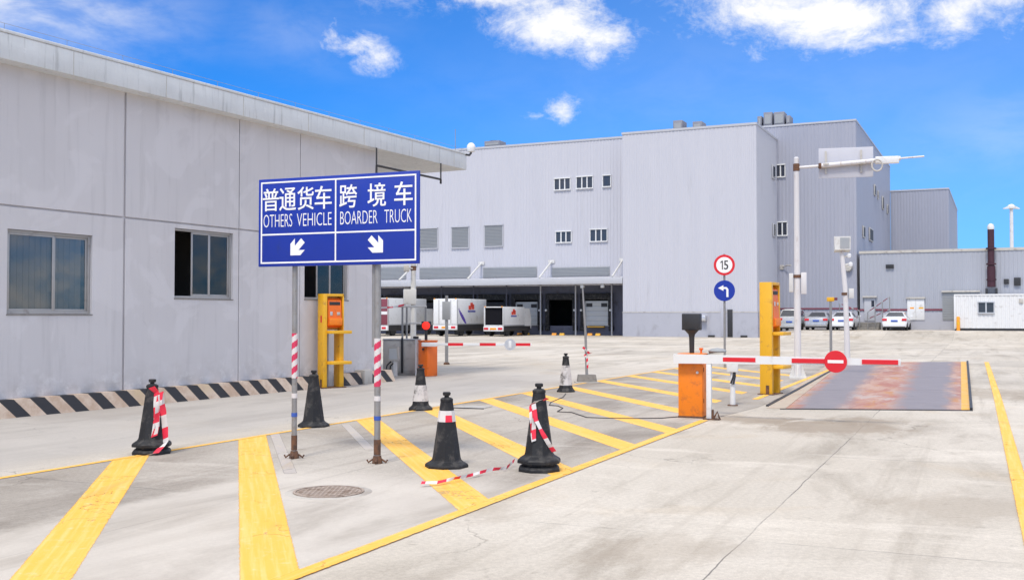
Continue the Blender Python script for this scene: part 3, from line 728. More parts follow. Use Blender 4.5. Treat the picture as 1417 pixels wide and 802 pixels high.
cp2 = [G(791, 571), G(803, 575), G(812, 578), G(840, 579), (G(880, 579.5)), G(915, 579), G(940, 577)]
tag(MB().tube([(*p, .012) for p in cp + cp2], .008, 6).build('cable', 'cable', None), 'thin dark cable snaking over the hatching from a slim cone to the orange cabinet', 'cable')
# ------------------------------------------------------------------ ticket machines
def station(label, loc, rz, h, sticker=True):
    t = thing('ticket_station', label, 'ticket machine', (*loc, 0), rz, 'yellow ticket stations beside the lanes')
    w, d = .27, .13
    mb = MB(); mb.box(-w, -w + .10, -d, d, 0, h, .006); mb.build('side_panel', 'yellow', t)
    mb = MB(); mb.box(w - .115, w, -d, d, 0, 1.32, .006); mb.build('leg', 'yellow', t)
    mb = MB(); mb.box(w - .03, w, -d, d, 1.322, h, .004); mb.box(-w + .102, w, -d, d, h - .06, h, .004); mb.box(-w + .102, w - .032, .06, d - .004, 1.33, h - .062)
    mb.build('housing_frame', 'yellow', t)
    x0, x1, z0, z1 = -w + .106, w - .036, 1.38, h - .10
    mb = MB(); mb.prism([(x0, z0), (x1, z0), (x1, z1), (x0, z1)], -.03, .055)
    mb.rings([[(x0 + .01, -.03, z0 + .01), (x1 - .01, -.03, z0 + .01), (x1 - .01, -.03, z1 - .01), (x0 + .01, -.03, z1 - .01)], [(x0 + .03, -.145, z0 + .06), (x1 - .03, -.145, z0 + .06), (x1 - .03, -.105, z1 - .05), (x0 + .03, -.105, z1 - .05)]])
    bx = mb.build('ticket_box', 'orange_deep', t, smooth=20)
    zz = z1 - .12
    MB().box(x0 + .06, x1 - .06, -.118, -.106, zz - .04, zz + .035, .003).build('display', 'dark', bx)
    mb = MB(); mb.box(x0 + .07, x0 + .13, -.137, -.122, z1 - .40, z1 - .31, .003); mb.build('button_panel', 'alu', bx)
    MB().box(x1 - .15, x1 - .07, -.137, -.122, z1 - .39, z1 - .32, .003).build('card_reader', 'grey', bx)
    mb = MB(); mb.box(x0 + .03, x1 - .03, -.175, -.14, z0 + .06, z0 + .22, .01); mb.build('ticket_tray', 'orange', bx)
    for z in (1.28, .58):
        mb = MB(); mb.box(-w + .103, w + .09, -.34, .05, z - .035, z + .035, .006); mb.build('guard_shelf', 'yellow', t)
    MB().tube([(-.06, .05, 0), (-.06, .05, 1.24)], .028, 10).build('conduit', 'steel', t)
    mb = MB(); mb.box(-w - .05, w + .05, -d - .04, d + .04, 0, .022, .004); mb.box(-w - .008, -w - .001, -.07, .0, 0.02, .2); mb.build('base_plate', 'rust', t)
    if sticker: MB().box(-w - .004, -w - .0005, -.06, .0, 1.5, 1.66).build('warning_sticker', 'signred', t, smooth=0)
    return t
station('yellow frame with an orange ticket box standing against the gatehouse wall', GB.w(gx(456, -.3), -.34)[:2], R(40), 2.16)
station('tall yellow ticket machine seen from its side, on the island right of the speed sign', G(1066, 545), R(57), 2.36, False)
# ------------------------------------------------------------------ barriers
bp = G(959, 577)
bb = thing('boom_barrier', 'near orange barrier cabinet with a lowered white and red arm and a no entry disc', 'barrier', (*bp, 0), R(-24), 'boom barriers across the lanes')
MB().box(-.20, .20, -.17, .17, .0, 1.0, .012).build('cabinet', 'orange', bb)
cab = MB().box(-.21, .21, -.18, .18, 1.002, 1.045, .01).build('cabinet_lid', 'orange', bb)
MB().box(.201, .207, -.14, .14, .08, .92, .003).build('door_panel', 'orange', bb)
MB().box(-.205, .205, -.175, .175, 0.0, .035, .004).build('rusty_base', 'rust', bb)
for _z in (.25, .75): MB().box(.207, .214, -.135, -.115, _z, _z + .07, .002).build('hinge_plate', 'rust', bb)
mb = MB(); mb.lathe([(.0, -.19), (.022, -.19), (.022, -.17)], 12, (.12, 0, .74), axis='y'); mb.build('lock', 'alu', bb)
mb = MB(); zc = .96
mb.rings([[(-.24, -.31, zc - .075), (-.24, -.20, zc - .075), (-.24, -.20, zc + .075), (-.24, -.31, zc + .075)], [(.28, -.30, zc - .07), (.28, -.21, zc - .07), (.28, -.21, zc + .07), (.28, -.30, zc + .07)], [(3.17, -.275, zc - .045), (3.17, -.235, zc - .045), (3.17, -.235, zc + .045), (3.17, -.275, zc + .045)]])
mb.box(3.165, 3.21, -.278, -.232, zc - .05, zc + .05, .01); arm = mb.build('boom_arm', 'white', bb, smooth=20)
mb = MB(); mb.lathe([(.0, -.21), (.07, -.21), (.07, -.10), (.0, -.10)], 14, (-.02, 0, zc), axis='y'); mb.build('hinge', 'steel', bb)
BBF = Fr(bp, -24)
def ba(px): return BBF.px(px, 498, -.26)[0]
for a, b in ((1001, 1046), (1096, 1145), (1193, 1243)):
    x0, x1 = ba(a), ba(b); MB().box(x0, x1, -.2995 + .0, -.205, zc - .036 + .004, zc + .036, 0).build('red_band', 'signred', arm, smooth=0)
xd = ba(1157); mb = MB(); mb.lathe([(.0, -.33), (.165, -.33), (.168, -.325), (.165, -.315), (0, -.315)], 32, (xd, 0, zc), axis='y'); dk = mb.build('no_entry_disc', 'signred', arm)
MB().box(xd - .115, xd + .115, -.334, -.3305, zc - .023, zc + .023).build('white_bar', 'signwhite', dk, smooth=0)
MB().box(xd - .05, xd + .05, -.313, -.20, zc - .06, zc + .06, .005).build('disc_bracket', 'concrete', arm)
mb = MB(); mb.box(.29, .37, -.30, -.22, 0, zc - .073, .008); rp = mb.build('arm_rest_post', 'white', bb)
mb = MB(); mb.box(.24, .50, -.33, -.19, 0, .02); mb.profx([(-.28, .02), (-.24, .02), (-.24, .16), (-.28, .16)], .372, .40); mb.tube([(.40, -.26, .02), (.46, -.26, .13), (.49, -.24, .02)], .016, 6); mb.build('post_foot', 'rust', rp)
lampx = -.02
mb = MB(); mb.box(lampx - .15, lampx + .15, -.05, .10, 1.42, 1.69, .012); sl = mb.build('signal_lamp', 'dark', bb)
MB().lathe([(.0, .15), (.055, .15), (.08, .10), (.08, .10)], 16, (lampx, 0, 1.56), axis='y').build('lens_hood', 'dark', sl)
mb = MB(); mb.rings([[(lampx + r * math.cos(t), .02 + r * math.sin(t), z) for t in (2 * math.pi * k / 14 for k in range(14))] for r, z in ((.04, 1.045), (.045, 1.30), (.055, 1.35), (.12, 1.42))]); mb.build('lamp_stem', 'dark', sl)
mb = MB(); mb.tube([(.12, .08, 1.045), (.12, .08, 1.10)], .018, 8); mb.box(.09, .15, .05, .11, 1.095, 1.13, .01); bt = mb.build('beacon', 'orange_deep', bb)
mb = MB(); mb.lathe([(.0, .0), (.14, .0), (.15, .02), (.10, .055), (.0, .07)], 18, (.36, .2, 1.06)); mb.tube([(.16, .15, 1.03), (.36, .2, 1.07)], .018, 6); mb.build('detector_head', 'louvre', bb)
# sensor pedestal
sp = thing('sensor_pedestal', 'short white sensor post with a box head and hanging black cable behind the barrier arm', 'sensor post', (*G(1014, 561), 0), R(-15))
MB().lathe([(.05, .02), (.048, .62)], 14).build('post', 'white', sp)
MB().box(-.10, .10, -.09, .09, .62, .92, .015).build('sensor_head', 'white', sp)
MB().lathe([(.0, -.10), (.05, -.10), (.055, -.085), (.055, -.08)], 14, (0, 0, .83), axis='y').build('lens', 'dark', sp)
MB().tube([(.03, -.05, .62), (.01, -.08, .52), (-.03, -.07, .42), (.02, -.07, .40), (.05, -.06, .55), (.04, -.03, .63)], .016, 6).build('cable_loop', 'dark', sp)
MB().box(-.09, .09, -.09, .09, 0, .02, .003).build('base_plate', 'rust', sp)
# far barrier
fp = G(592, 520)
fb = thing('boom_barrier', 'far orange barrier cabinet under a lit red lamp, arm lowered across the left lane', 'barrier', (*fp, 0), R(-5), 'boom barriers across the lanes')
MB().box(-.19, .19, -.19, .19, 0, .95, .02, rz=R(-38)).build('cabinet', 'orange_deep', fb)
MB().box(-.2, .2, -.2, .2, .952, .985, .012, rz=R(-38)).build('cabinet_lid', 'orange_deep', fb)
mb = MB(); mb.lathe([(.0, -.225), (.03, -.225), (.03, -.15)], 12, (-.10, 0, .74), axis='y'); mb.build('lock', 'dark', fb)
zc = .88; mb = MB(); mb.box(.15, 2.88, -.31, -.27, zc - .035, zc + .035, .006); mb.box(-.12, .30, -.33, -.25, zc - .06, zc + .05, .01); fa = mb.build('boom_arm', 'white', fb)
FBF = Fr(fp, -5)
for a, b in ((620, 641), (664, 686), (711, 734)):
    x0, x1 = FBF.px(a, 476, -.29)[0], FBF.px(b, 476, -.29)[0]
    MB().box(x0, x1, -.313, -.267, zc - .038, zc + .038).build('red_band', 'signred', fa, smooth=0)
xd = FBF.px(706, 476, -.29)[0]; mb = MB(); mb.lathe([(.0, -.325), (.155, -.325), (.155, -.315), (0, -.315)], 28, (xd, 0, zc), axis='y'); dk = mb.build('disc', 'alu', fa)
MB().box(xd - .04, xd + .04, -.34, -.3255, zc - .1, zc + .1, .003).build('disc_clamp', 'white', dk)
lx = -.05; mb = MB(); mb.tube([(lx, 0, .985), (lx, 0, 1.28)], .04, 10); mb.box(lx - .13, lx + .13, -.02, .10, 1.26, 1.50, .012); sl = mb.build('signal_lamp', 'dark', fb)
MB().lathe([(.0, -.065), (.06, -.06), (.105, -.045), (.11, -.022)], 20, (lx, 0, 1.385), axis='y').build('red_lens', 'redlamp', sl)
MB().tube([(-.34, .1, 0), (-.34, .1, 1.02)], .035, 10).build('arm_rest_post', 'white', fb)
MB().box(-.42, -.28, .04, .16, 1.02, 1.09, .01).build('rest_cup', 'dark', fb)
# ------------------------------------------------------------------ round road signs
sp_ = G(1003, 509)
ts = thing('road_sign', 'round 15 speed limit sign above a blue turn left sign on one grey pole', 'road sign', (*sp_, 0), R(-12))
TS = Fr(sp_, -12)
MB().lathe([(.036, 0), (.034, 3.62)], 14).build('pole', 'steel', ts)
z15 = TS.px(1003, 366.5, -.08)[1]; zbl = TS.px(1003, 402, -.08)[1]
mb = MB(); mb.lathe([(0, -.085), (.325, -.085), (.33, -.08), (.325, -.07), (0, -.07)], 40, (0, 0, z15), axis='y'); d1 = mb.build('speed_limit_disc', 'signred', ts)
mb = MB(); mb.lathe([(0, -.089), (.252, -.089), (.252, -.0856)], 40, (0, 0, z15), axis='y'); mb.build('white_field', 'signwhite', d1)
MB().prism([(-.075, z15 - .14), (-.045, z15 - .14), (-.045, z15 + .14), (-.07, z15 + .14), (-.12, z15 + .095), (-.12, z15 + .06), (-.075, z15 + .09)], -.0925, -.0895).build('digit', 'signblack', d1, smooth=0)
text('5', -.01, .12, z15 - .14, z15 + .14, -.0893, 'digit', 'signblack', d1, .004)
mb = MB(); mb.lathe([(0, -.085), (.325, -.085), (.33, -.08), (.325, -.07), (0, -.07)], 40, (0, 0, zbl), axis='y'); d2 = mb.build('turn_left_disc', 'blue', ts)
pts = [(.06, -.20), (.125, -.20), (.125, .05), (.07, .115), (-.03, .115), (-.03, .175), (-.20, .085), (-.03, -.005), (-.03, .055), (.04, .055), (.06, .03)]
MB().prism([(x, z + zbl) for x, z in pts], -.0885, -.0856).build('arrow', 'signwhite', d2, smooth=0)
MB().box(-.07, .07, -.07, .05, z15 - .03, z15 + .03, .004).build('clamp', 'steel', ts); MB().box(-.07, .07, -.07, .05, zbl - .03, zbl + .03, .004).build('clamp', 'steel', ts)
# ------------------------------------------------------------------ gantry pole
gp = G(1104, 523)
gt_ = thing('overhead_sign_pole', 'tall white pole with a long side arm carrying a pale sign board over the weighbridge', 'pole', (*gp, 0), R(-14))
GP = Fr(gp, -14)
zt = GP.px(1100, 219)[1]; za = GP.px(1140, 231)[1]
mb = MB(); mb.lathe([(.095, 0.05), (.09, 1.0), (.078, 3.5), (.066, zt - .02), (.07, zt), (.04, zt + .03)], 20); mb.build('mast', 'pole', gt_)
mb = MB(); mb.box(-.22, .22, -.22, .22, 0, .05, .005)
for q in range(4):
    t = R(90 * q); ro = Matrix.Rotation(t, 3, 'Z')
    v = [ro @ Vector(p) for p in ((.09, -.012, .05), (.22, -.012, .05), (.10, -.012, .36), (.09, .012, .05), (.22, .012, .05), (.10, .012, .36))]
    mb.add(v, [(0, 1, 2), (5, 4, 3), (0, 3, 4, 1), (1, 4, 5, 2), (2, 5, 3, 0)])
mb.build('base_gusset', 'offwhite', gt_, smooth=20)
a0, a1, a2, a3 = (GP.px(p, 230)[0] for p in (1100, 1134, 1246, 1279))
mb = MB(); mb.tube([(a0, 0, za), (a1, 0, za + .03)], .038, 10); mb.tube([(a1, 0, za + .03), (a2, 0, za + .16)], .062, 14); mb.tube([(a2, 0, za + .16), (a3, 0, za + .19)], .024, 10); arm = mb.build('side_arm', 'pole', gt_)
MB().lathe([(.07, -.09), (.085, -.08), (.085, .10), (.07, .11)], 14, (0, 0, za)).build('arm_clamp', 'rust', gt_)
MB().box(a1 - .03, a1 + .05, -.07, .07, za - .04, za + .10, .02).build('arm_sleeve', 'rust', gt_)
b0, b1 = GP.px(1133, 225)[0], GP.px(1209, 225)[0]; bz1, bz0 = GP.px(1170, 203.5)[1], GP.px(1170, 245)[1]
MB().box(b0, b1, .09, .12, bz0, bz1, .006).build('sign_board', 'clad', arm)
for p in (1143, 1192):
    x = GP.px(p, 225)[0]; mb = MB(); mb.box(x - .025, x + .025, .05, .088, bz0 + .12, bz1 - .08); mb.lathe([(.098, -.02), (.098, .02)], 12, (x, 0, za + .06)); mb.build('board_clamp', 'grey', arm)
b2, b3 = GP.px(1211, 230)[0], GP.px(1244, 230)[0]
MB().box(b2, b3, -.07, .05, za + .03, za + .22, .02).build('camera_housing', 'white', arm)
rx = GP.px(1213, 233)[0]; mb = MB(); mb.tube([(rx + .13 * math.cos(t), -.14, za - .02 + .15 * math.sin(t)) for t in (2 * math.pi * k / 20 for k in range(21))], .022, 8); mb.build('cable_coil', 'grey', arm)
zb0, zb1 = GP.px(1104, 404)[1], GP.px(1104, 378)[1]
MB().box(-.21, -.10, -.08, .08, zb0, zb1, .01).build('junction_box', 'offwhite', gt_); MB().box(.10, .24, -.06, .10, zb0 - .05, zb1 + .02, .01).build('junction_box', 'pole', gt_)
MB().lathe([(.10, zb1 - .12), (.10, zb1 - .04)], 16).build('clamp_band', 'rust', gt_)
# flood light pole
fp2 = G(1172, 503)
fl = thing('camera_pole', 'white pole with a square floodlight on top and two dome cameras beside it', 'pole', (*fp2, 0), R(-10))
FP = Fr(fp2, -10); zt = FP.px(1167, 344)[1]
mb = MB(); mb.rings([[(x + r * math.cos(t), r * math.sin(t), z) for t in (2 * math.pi * k / 14 for k in range(14))] for x, r, z in ((0.02, .10, 0), (0, .09, 1.2), (-.04, .085, 2.6), (-.15, .075, zt))]); mb.build('mast', 'pole', fl)
mb = MB(); mb.rings([[(-.40, -.20, zt - .05), (.12, -.20, zt - .05), (.12, .12, zt - .12), (-.40, .12, zt - .12)], [(-.42, -.16, zt + .42), (.14, -.16, zt + .42), (.10, .10, zt + .36), (-.38, .10, zt + .36)]]); hd = mb.build('floodlight_head', 'offwhite', fl, smooth=20)
mb = MB(); mb.quad((-.22, -.207, zt), (.09, -.207, zt), (.10, -.175, zt + .37), (-.22, -.175, zt + .37)); mb.build('lamp_glass', 'louvre', hd, smooth=0)
for dx, px, py in ((.12, 1173, 353), (.10, 1175, 365)):
    x, z = FP.px(px, py, -.1); mb = MB(); mb.lathe([(.0, -.10), (.06, -.08), (.075, 0), (.06, .05), (.0, .07)], 14, (x + .05, -.1, z)); c_ = mb.build('dome_camera', 'white', fl)
    MB().tube([(x + .05, -.1, z - .02), (x - .12, 0, z - .04)], .03, 8).build('camera_bracket', 'offwhite', c_)
z = FP.px(1170, 407)[1]; MB().box(.08, .24, -.08, .06, z - .14, z + .2, .01).build('junction_box', 'offwhite', fl); MB().lathe([(.105, z - .03), (.105, z + .06)], 14, (-.06, 0, 0)).build('clamp_band', 'rust', fl)
# gauge post
gp2 = G(1150, 501)
gq = thing('yellow_topped_post', 'thin grey post with a small yellow head behind the no entry disc', 'post', (*gp2, 0), 0)
ztop = EYE + (437 - 413) / FPX * gp2[1]
MB().lathe([(.05, 0), (.045, ztop - .08)], 12).build('post', 'steel', gq); MB().box(-.13, .12, -.06, .06, ztop - .1, ztop + .05, .02).build('head', 'yellow', gq); MB().box(.12, .24, -.04, .04, ztop - .06, ztop + .04, .01).build('lamp', 'maroon', gq)
# pole standing in a concrete block
pb = G(812, 529)
ps = thing('portable_pole', 'thin dark pole standing in a concrete block with red tape tied round it', 'pole', (*pb, 0), R(4))
MB().rings([[(-.24, -.15, 0), (.24, -.15, 0), (.24, .15, 0), (-.24, .15, 0)], [(-.21, -.13, .20), (.21, -.13, .20), (.21, .13, .20), (-.21, .13, .20)]]).build('concrete_block', 'concrete', ps, smooth=20)
MB().box(-.29, .29, -.20, .20, 0, .025, .004).build('base_board', 'concpale', ps)
mb = MB(); mb.tube([(0, 0, .19), (-.03, 0, 1.2), (-.10, 0, 2.35)], .028, 10, rr=[.035, .03, .02]); mb.build('pole', 'steel', ps)
mb = MB(); mb.tube([(-.11, 0, 2.33), (-.04, 0, 2.36)], .018, 6); mb.build('hook', 'dark', ps)
tape('barrier_tape', 'short red and white tape knotted round the thin pole in the concrete block', [(-.10, -.05, .88), (-.02, -.06, .80), (.06, -.05, .72), (.12, -.04, .74), (.02, -.06, .66), (-.06, -.05, .70), (.0, -.06, .62), (.02, -.05, .36)], .07, .08, (.6, 0, .5), loc=(*pb, 0))
# back pole with a small plate
q = G(618, 504)
bp_ = thing('sign_pole', 'thin grey pole with a small plate seen from behind, before the white truck', 'sign pole', (*q, 0), R(-10))
MB().lathe([(.06, 0), (.05, 2.35)], 12).build('pole', 'steel', bp_); zz = EYE + (437 - 417) / FPX * q[1]
MB().box(-.14, .14, -.08, -.06, zz - .62, zz, .006).build('plate', 'louvre', bp_); MB().lathe([(.11, 0), (.10, .06), (.06, .08)], 12).build('foot', 'rust', bp_)
# tall white pole with a box
q = (ray(572, 437)[0] * 35, 35)
wp = thing('junction_pole', 'white pole with a square junction box, rising behind the far grey cabinet', 'pole', (*q, 0), R(8))
MB().lathe([(.10, 0), (.09, 2.4), (.08, 4.6)], 16).build('mast', 'offwhite', wp)
MB().box(-.33, .09, -.16, .16, EYE + (437 - 421) / FPX * 35, EYE + (437 - 400) / FPX * 35, .015).build('junction_box', 'offwhite', wp)
mb = MB(); zc_ = EYE + (437 - 372) / FPX * 35; mb.tube([(0, -.05, zc_), (-.2, -.15, zc_ + .03)], .03, 8); mb.box(-.33, -.15, -.25, -.08, zc_ - .1, zc_ + .12, .02); mb.build('camera', 'grey', wp)
MB().lathe([(.095, zc_ - .05), (.095, zc_ + .1)], 14).build('clamp_band', 'rust', wp)
# grey cabinet beside the far barrier
GCY = 29.5
q = (ray(556, 437)[0] * GCY, GCY)
gcab = thing('equipment_cabinet', 'low wide grey steel cabinet between the gatehouse corner and the far orange barrier', 'cabinet', (*q, 0), R(4))
MB().box(-.52, .51, 0, .7, .05, .97, .01).build('body', 'grey', gcab)
MB().box(-.54, .53, -.02, .72, .972, 1.0, .006).build('top_plate', 'louvre', gcab)
MB().box(-.50, -.02, -.02, -.001, .10, .93, .006).build('door', 'grey', gcab); d_ = MB().box(.05, .49, -.02, -.001, .10, .93, .006).build('door', 'grey', gcab)
MB().box(.41, .45, -.04, -.021, .50, .62, .005).build('handle', 'dark', d_)
MB().box(-.015, .045, -.05, -.001, 0, 1.04, .005).build('door_post', 'dark', gcab); MB().box(-.56, .60, -.30, .74, 0, .048, .004).build('plinth', 'concrete', gcab)
# railing
RY = 31.5; xr = lambda p: ray(p, 437)[0] * RY; zr = lambda p: EYE + (437 - p) / FPX * RY
rl = thing('pipe_railing', 'grey pipe railing standing behind the low grey cabinet', 'railing', (xr(557), RY, 0))
o_ = xr(557); rp_ = [xr(p) - o_ for p in (557, 563, 589)]
for x in rp_: MB().lathe([(.03, 0), (.03, zr(424))], 10, (x, 0, 0)).build('post', 'steel', rl)
MB().tube([(rp_[0] - .16, 0, zr(424)), (rp_[2] + .03, 0, zr(424))], .032, 10).build('top_rail', 'offwhite', rl)
MB().tube([(rp_[0], 0, zr(447)), (rp_[2], 0, zr(447))], .025, 8).build('mid_rail', 'offwhite', rl)
tape('barrier_tape', 'red and white tape strung from the gatehouse corner to the pipe railing', [(xr(522), RY - .4, zr(426)), (xr(545), RY - .2, zr(425)), (xr(562), RY - .05, zr(421))], .06, .18, (0, .2, .9))
# small floodlight on a pedestal
q = G(546, 520)
sf = thing('pedestal_floodlight', 'small floodlight with pale glass on a white stub post in front of the grey cabinet', 'floodlight', (*q, 0), R(-5))
MB().lathe([(.085, 0), (.075, .45)], 14).build('pedestal', 'offwhite', sf)
mb = MB(); mb.rings([[(-.17, -.10, .42), (.13, -.10, .42), (.13, .10, .46), (-.17, .10, .46)], [(-.15, -.16, .82), (.11, -.16, .82), (.11, .05, .80), (-.15, .05, .80)]]); h_ = mb.build('lamp_head', 'grey', sf, smooth=20)
mb = MB(); mb.rings([[(-.13, -.112, .47), (.09, -.112, .47), (.08, -.165, .76), (-.12, -.165, .76)], [(-.13, -.10, .47), (.09, -.10, .47), (.08, -.15, .76), (-.12, -.15, .76)]]); mb.build('lamp_glass', 'doorwhite', h_, smooth=0)
MB().tube([(-.1, 0, .40), (-.2, -.05, .30), (-.22, -.05, .18), (-.12, -.06, .14), (-.1, -.06, .28), (-.02, -.06, .36)], .022, 8).build('cable_loop', 'dark', sf)
# ------------------------------------------------------------------ warehouse
YM, YB, YC, YD = 3.0, 8.3, 38.0, 7.9
wh = thing('warehouse', 'big pale ribbed-metal warehouse with a loading dock under a long canopy', 'building', (*W.o, 0), W.a)
zA = W.px(860, 184.5)[1]; zM = W.px(860, 189.5, YM)[1]; XL = -72.0
zcan0, zcan1 = W.px(860, 391)[1], W.px(860, 384)[1]
mb = MB(); ribbed(mb, (0, 0), (xA1, 0), 1.9, zA); ribbed(mb, (xA1, 0), (xA1, YB), 1.9, zA); ribbed(mb, (0, YM), (0, 0), zcan1, zA)
mb.quad((0, 0, zA - .05), (xA1, 0, zA - .05), (xA1, 30, zA - .05), (0, 30, zA - .05)); mb.build('wall', 'clad', wh, smooth=0)
mb = MB(); mb.rings([[(-.0, -.055, 0), (xA1 + .055, -.055, 0), (xA1 + .055, YB, 0), (0, YB, 0)], [(0, -.055, 1.92), (xA1 + .055, -.055, 1.92), (xA1 + .055, YB, 1.92), (0, YB, 1.92)]]); mb.build('plinth', 'plinth', wh, smooth=0)
mb = MB(); mb.box(-.02, xA1 + .075, -.075, -.057, 1.925, 1.99); mb.box(xA1 + .057, xA1 + .075, -.056, YB - .1, 1.925, 1.99); mb.build('plinth_flashing', 'grey', wh, smooth=0)
mb = MB(); mb.box(-.06, xA1 + .06, -.07, .10, zA - .12, zA + .05); mb.box(xA1 - .1, xA1 + .06, .101, YB, zA - .12, zA + .05); mb.build('parapet_cap', 'clad_trim', wh, smooth=0)
mb = MB(); ribbed(mb, (XL, YM), (0, YM), zcan0 - .1, zM); mb.quad((XL, YM, zM - .05), (0, YM, zM - .05), (0, 40, zM - .05), (XL, 40, zM - .05)); mb.quad((XL, YM, 0), (XL, 40, 0), (XL, 40, zM), (XL, YM, zM)); mb.build('wall', 'clad', wh, smooth=0)
mb = MB(); mb.box(XL, -.07, YM - .07, YM + .1, zM - .12, zM + .05); mb.build('parapet_cap', 'clad_trim', wh, smooth=0)
# dock wall with openings
bays = []
cx = W.px(826.5, 430, YM + .6)[0]; c2x = W.px(777.5, 430, YM + .6)[0]; sp0 = cx - c2x
for k in range(14):
    c = cx - sp0 * k
    if c - 1.4 > XL: bays.append(c)
bw = .40 * sp0; zd0, zd1 = W.px(777, 450.5, YM + .6)[1], W.px(777, 406, YM + .6)[1]
YW = YM + .6
ex2 = sorted([XL, 0.0] + [c - bw for c in bays] + [c + bw for c in bays]); ez2 = [0, zd0, zd1, zcan1 + .2]
def dd(i, k):
    x = (ex2[i] + ex2[i + 1]) / 2
    if k == 1 and any(abs(x - c) < bw for c in bays): return (.35, False)
    return 0.0
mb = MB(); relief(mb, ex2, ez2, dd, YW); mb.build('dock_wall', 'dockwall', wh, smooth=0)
mb = MB(); mb.box(XL + .5, -.3, YW + .352, YW + 7, zd0 - .2, zd1 + .3); mb.quad((XL, YM + .05, zcan0), (0, YM + .05, zcan0), (0, YW, zcan0), (XL, YW, zcan0))
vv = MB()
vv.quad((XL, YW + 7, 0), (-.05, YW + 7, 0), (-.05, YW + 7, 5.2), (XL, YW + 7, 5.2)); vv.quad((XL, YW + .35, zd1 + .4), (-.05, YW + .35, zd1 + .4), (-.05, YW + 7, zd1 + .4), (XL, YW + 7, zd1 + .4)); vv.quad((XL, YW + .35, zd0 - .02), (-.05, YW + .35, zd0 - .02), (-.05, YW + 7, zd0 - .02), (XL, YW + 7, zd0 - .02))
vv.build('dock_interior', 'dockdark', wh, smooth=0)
for k, c in enumerate(bays):
    mb = MB(); mb.box(c - bw - .12, c - bw + .22, YW - .35, YW - .003, zd0 + .05, zd1, .03); mb.box(c + bw - .22, c + bw + .12, YW - .35, YW - .003, zd0 + .05, zd1, .03); mb.box(c - bw + .225, c + bw - .225, YW - .33, YW - .003, zd1 - .55, zd1 - .01, .03); mb.build('dock_seal', 'black', wh)
    for s in (-1, 1):
        if k < 4: MB().box(c + s * bw - .2, c + s * bw + .2, YW - .28, YW - .004, zd0 - .42, zd0 + .03, .04).build('dock_bumper', 'black', wh)
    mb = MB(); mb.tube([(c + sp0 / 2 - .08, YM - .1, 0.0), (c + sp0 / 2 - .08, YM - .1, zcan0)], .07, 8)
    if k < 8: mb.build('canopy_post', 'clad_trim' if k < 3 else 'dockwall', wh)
    if k != 1:
        mb = MB(); hgt = zd1 - .65 if k == 0 else zd1 - .7
        nseg = 5
        for j in range(nseg):
            za_, zb_ = zd0 + (hgt - zd0) * j / nseg, zd0 + (hgt - zd0) * (j + 1) / nseg
            mb.box(c - bw + .17, c + bw - .17, YW - .12, YW - .06, za_ + .004, zb_ - .004, .012)
        if k in (0, 2):
            dr = mb.build('dock_door', 'doorwhite', wh)
            for s in (-1, 1): MB().box(c + s * bw * .52 - .28, c + s * bw * .52 + .28, YW - .13, YW - .121, hgt - .52, hgt - .2).build('door_window', 'dark', dr, smooth=0)
            if k == 0: MB().box(c - .75, c + .75, YW - .5, YW - .13, zd0 - .12, zd0 - .02, .01).build('leveller_lip', 'yellow', dr)
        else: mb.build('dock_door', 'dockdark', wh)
    if k < 3:
        for s in (-1, 1): MB().lathe([(.0, -.12), (.09, -.12), (.10, 0), (0, .02)], 12, (c + s * (bw + .02), YW - .36, zd0 + 1.35), axis='y').build('dock_light', 'white', wh)
# canopy
mb = MB(); mb.profx([(0.02, zcan0), (0.02, zcan1), (YM - .05, zcan1 + .25), (YM - .05, zcan0 + .1)], XL, -.03); mb.build('canopy', 'clad', wh, smooth=0)
mb = MB(); mb.box(XL, -.032, -.06, .018, zcan0 - .06, zcan1 + .05, .01); mb.build('canopy_fascia', 'clad_trim', wh)
for p in (858, 758, 660, 566, 480):
    xx = W.px(p - 4, 372, 1.5)[0]
    mb = MB(); mb.tube([(xx, .25, zcan1 + .1), (xx, YM - .06, zcan1 + 1.6)], .085, 8); mb.box(xx - .3, xx + .3, YM - .10, YM - .05, zcan1 + 1.45, zcan1 + 1.75, .02); mb.build('canopy_strut', 'offwhite', wh)
for a, b in ((764, 844), (669, 743), (581, 651), (500, 562)):
    x0, x1 = W.px(a, 378, YM)[0], W.px(b, 378, YM)[0]; za_, zb_ = zcan1 + .30, W.px(b, 368.5, YM)[1]
    mb = MB(); mb.box(x0, x1, YM - .09, YM - .045, za_, zb_, .01)
    j = x0 + .1
    ck = mb.build('strip_louvre', 'louvre', wh); mb = MB(); k = za_ + .08
    while k < zb_ - .05: mb.box(x0 + .05, x1 - .05, YM - .12, YM - .092, k, k + .05); k += .12
    mb.build('louvre_slats', 'louvre', ck, smooth=0)
for p in (806, 834):
    xx = W.px(p, 393, .3)[0]; MB().box(xx - .14, xx + .14, .15, .4, zcan0 - .38, zcan0 - .06, .02).build('canopy_lamp', 'offwhite', wh)
def window(par, x0, x1, z0, z1, y, n=1, fm='white', pm='glassdark', axis='x'):
    mb = MB(); t = .07; f = .10
    mb.box(x0 - t, x1 + t, y - f - .06, y - .02, z1, z1 + .09); mb.box(x0 - t, x1 + t, y - f - .06, y - .02, z0 - .09, z0)
    mb.box(x0 - t, x0, y - f, y - .02, z0, z1); mb.box(x1, x1 + t, y - f, y - .02, z0, z1)
    for k in range(1, n):
        xx = x0 + (x1 - x0) * k / n; mb.box(xx - .05, xx + .05, y - f, y - .021, z0, z1)
    fr = mb.build('window', fm, par, smooth=0)
    MB().quad((x0, y - .055, z0), (x1, y - .055, z0), (x1, y - .055, z1), (x0, y - .055, z1)).build('pane', pm, fr, smooth=0)
    return fr
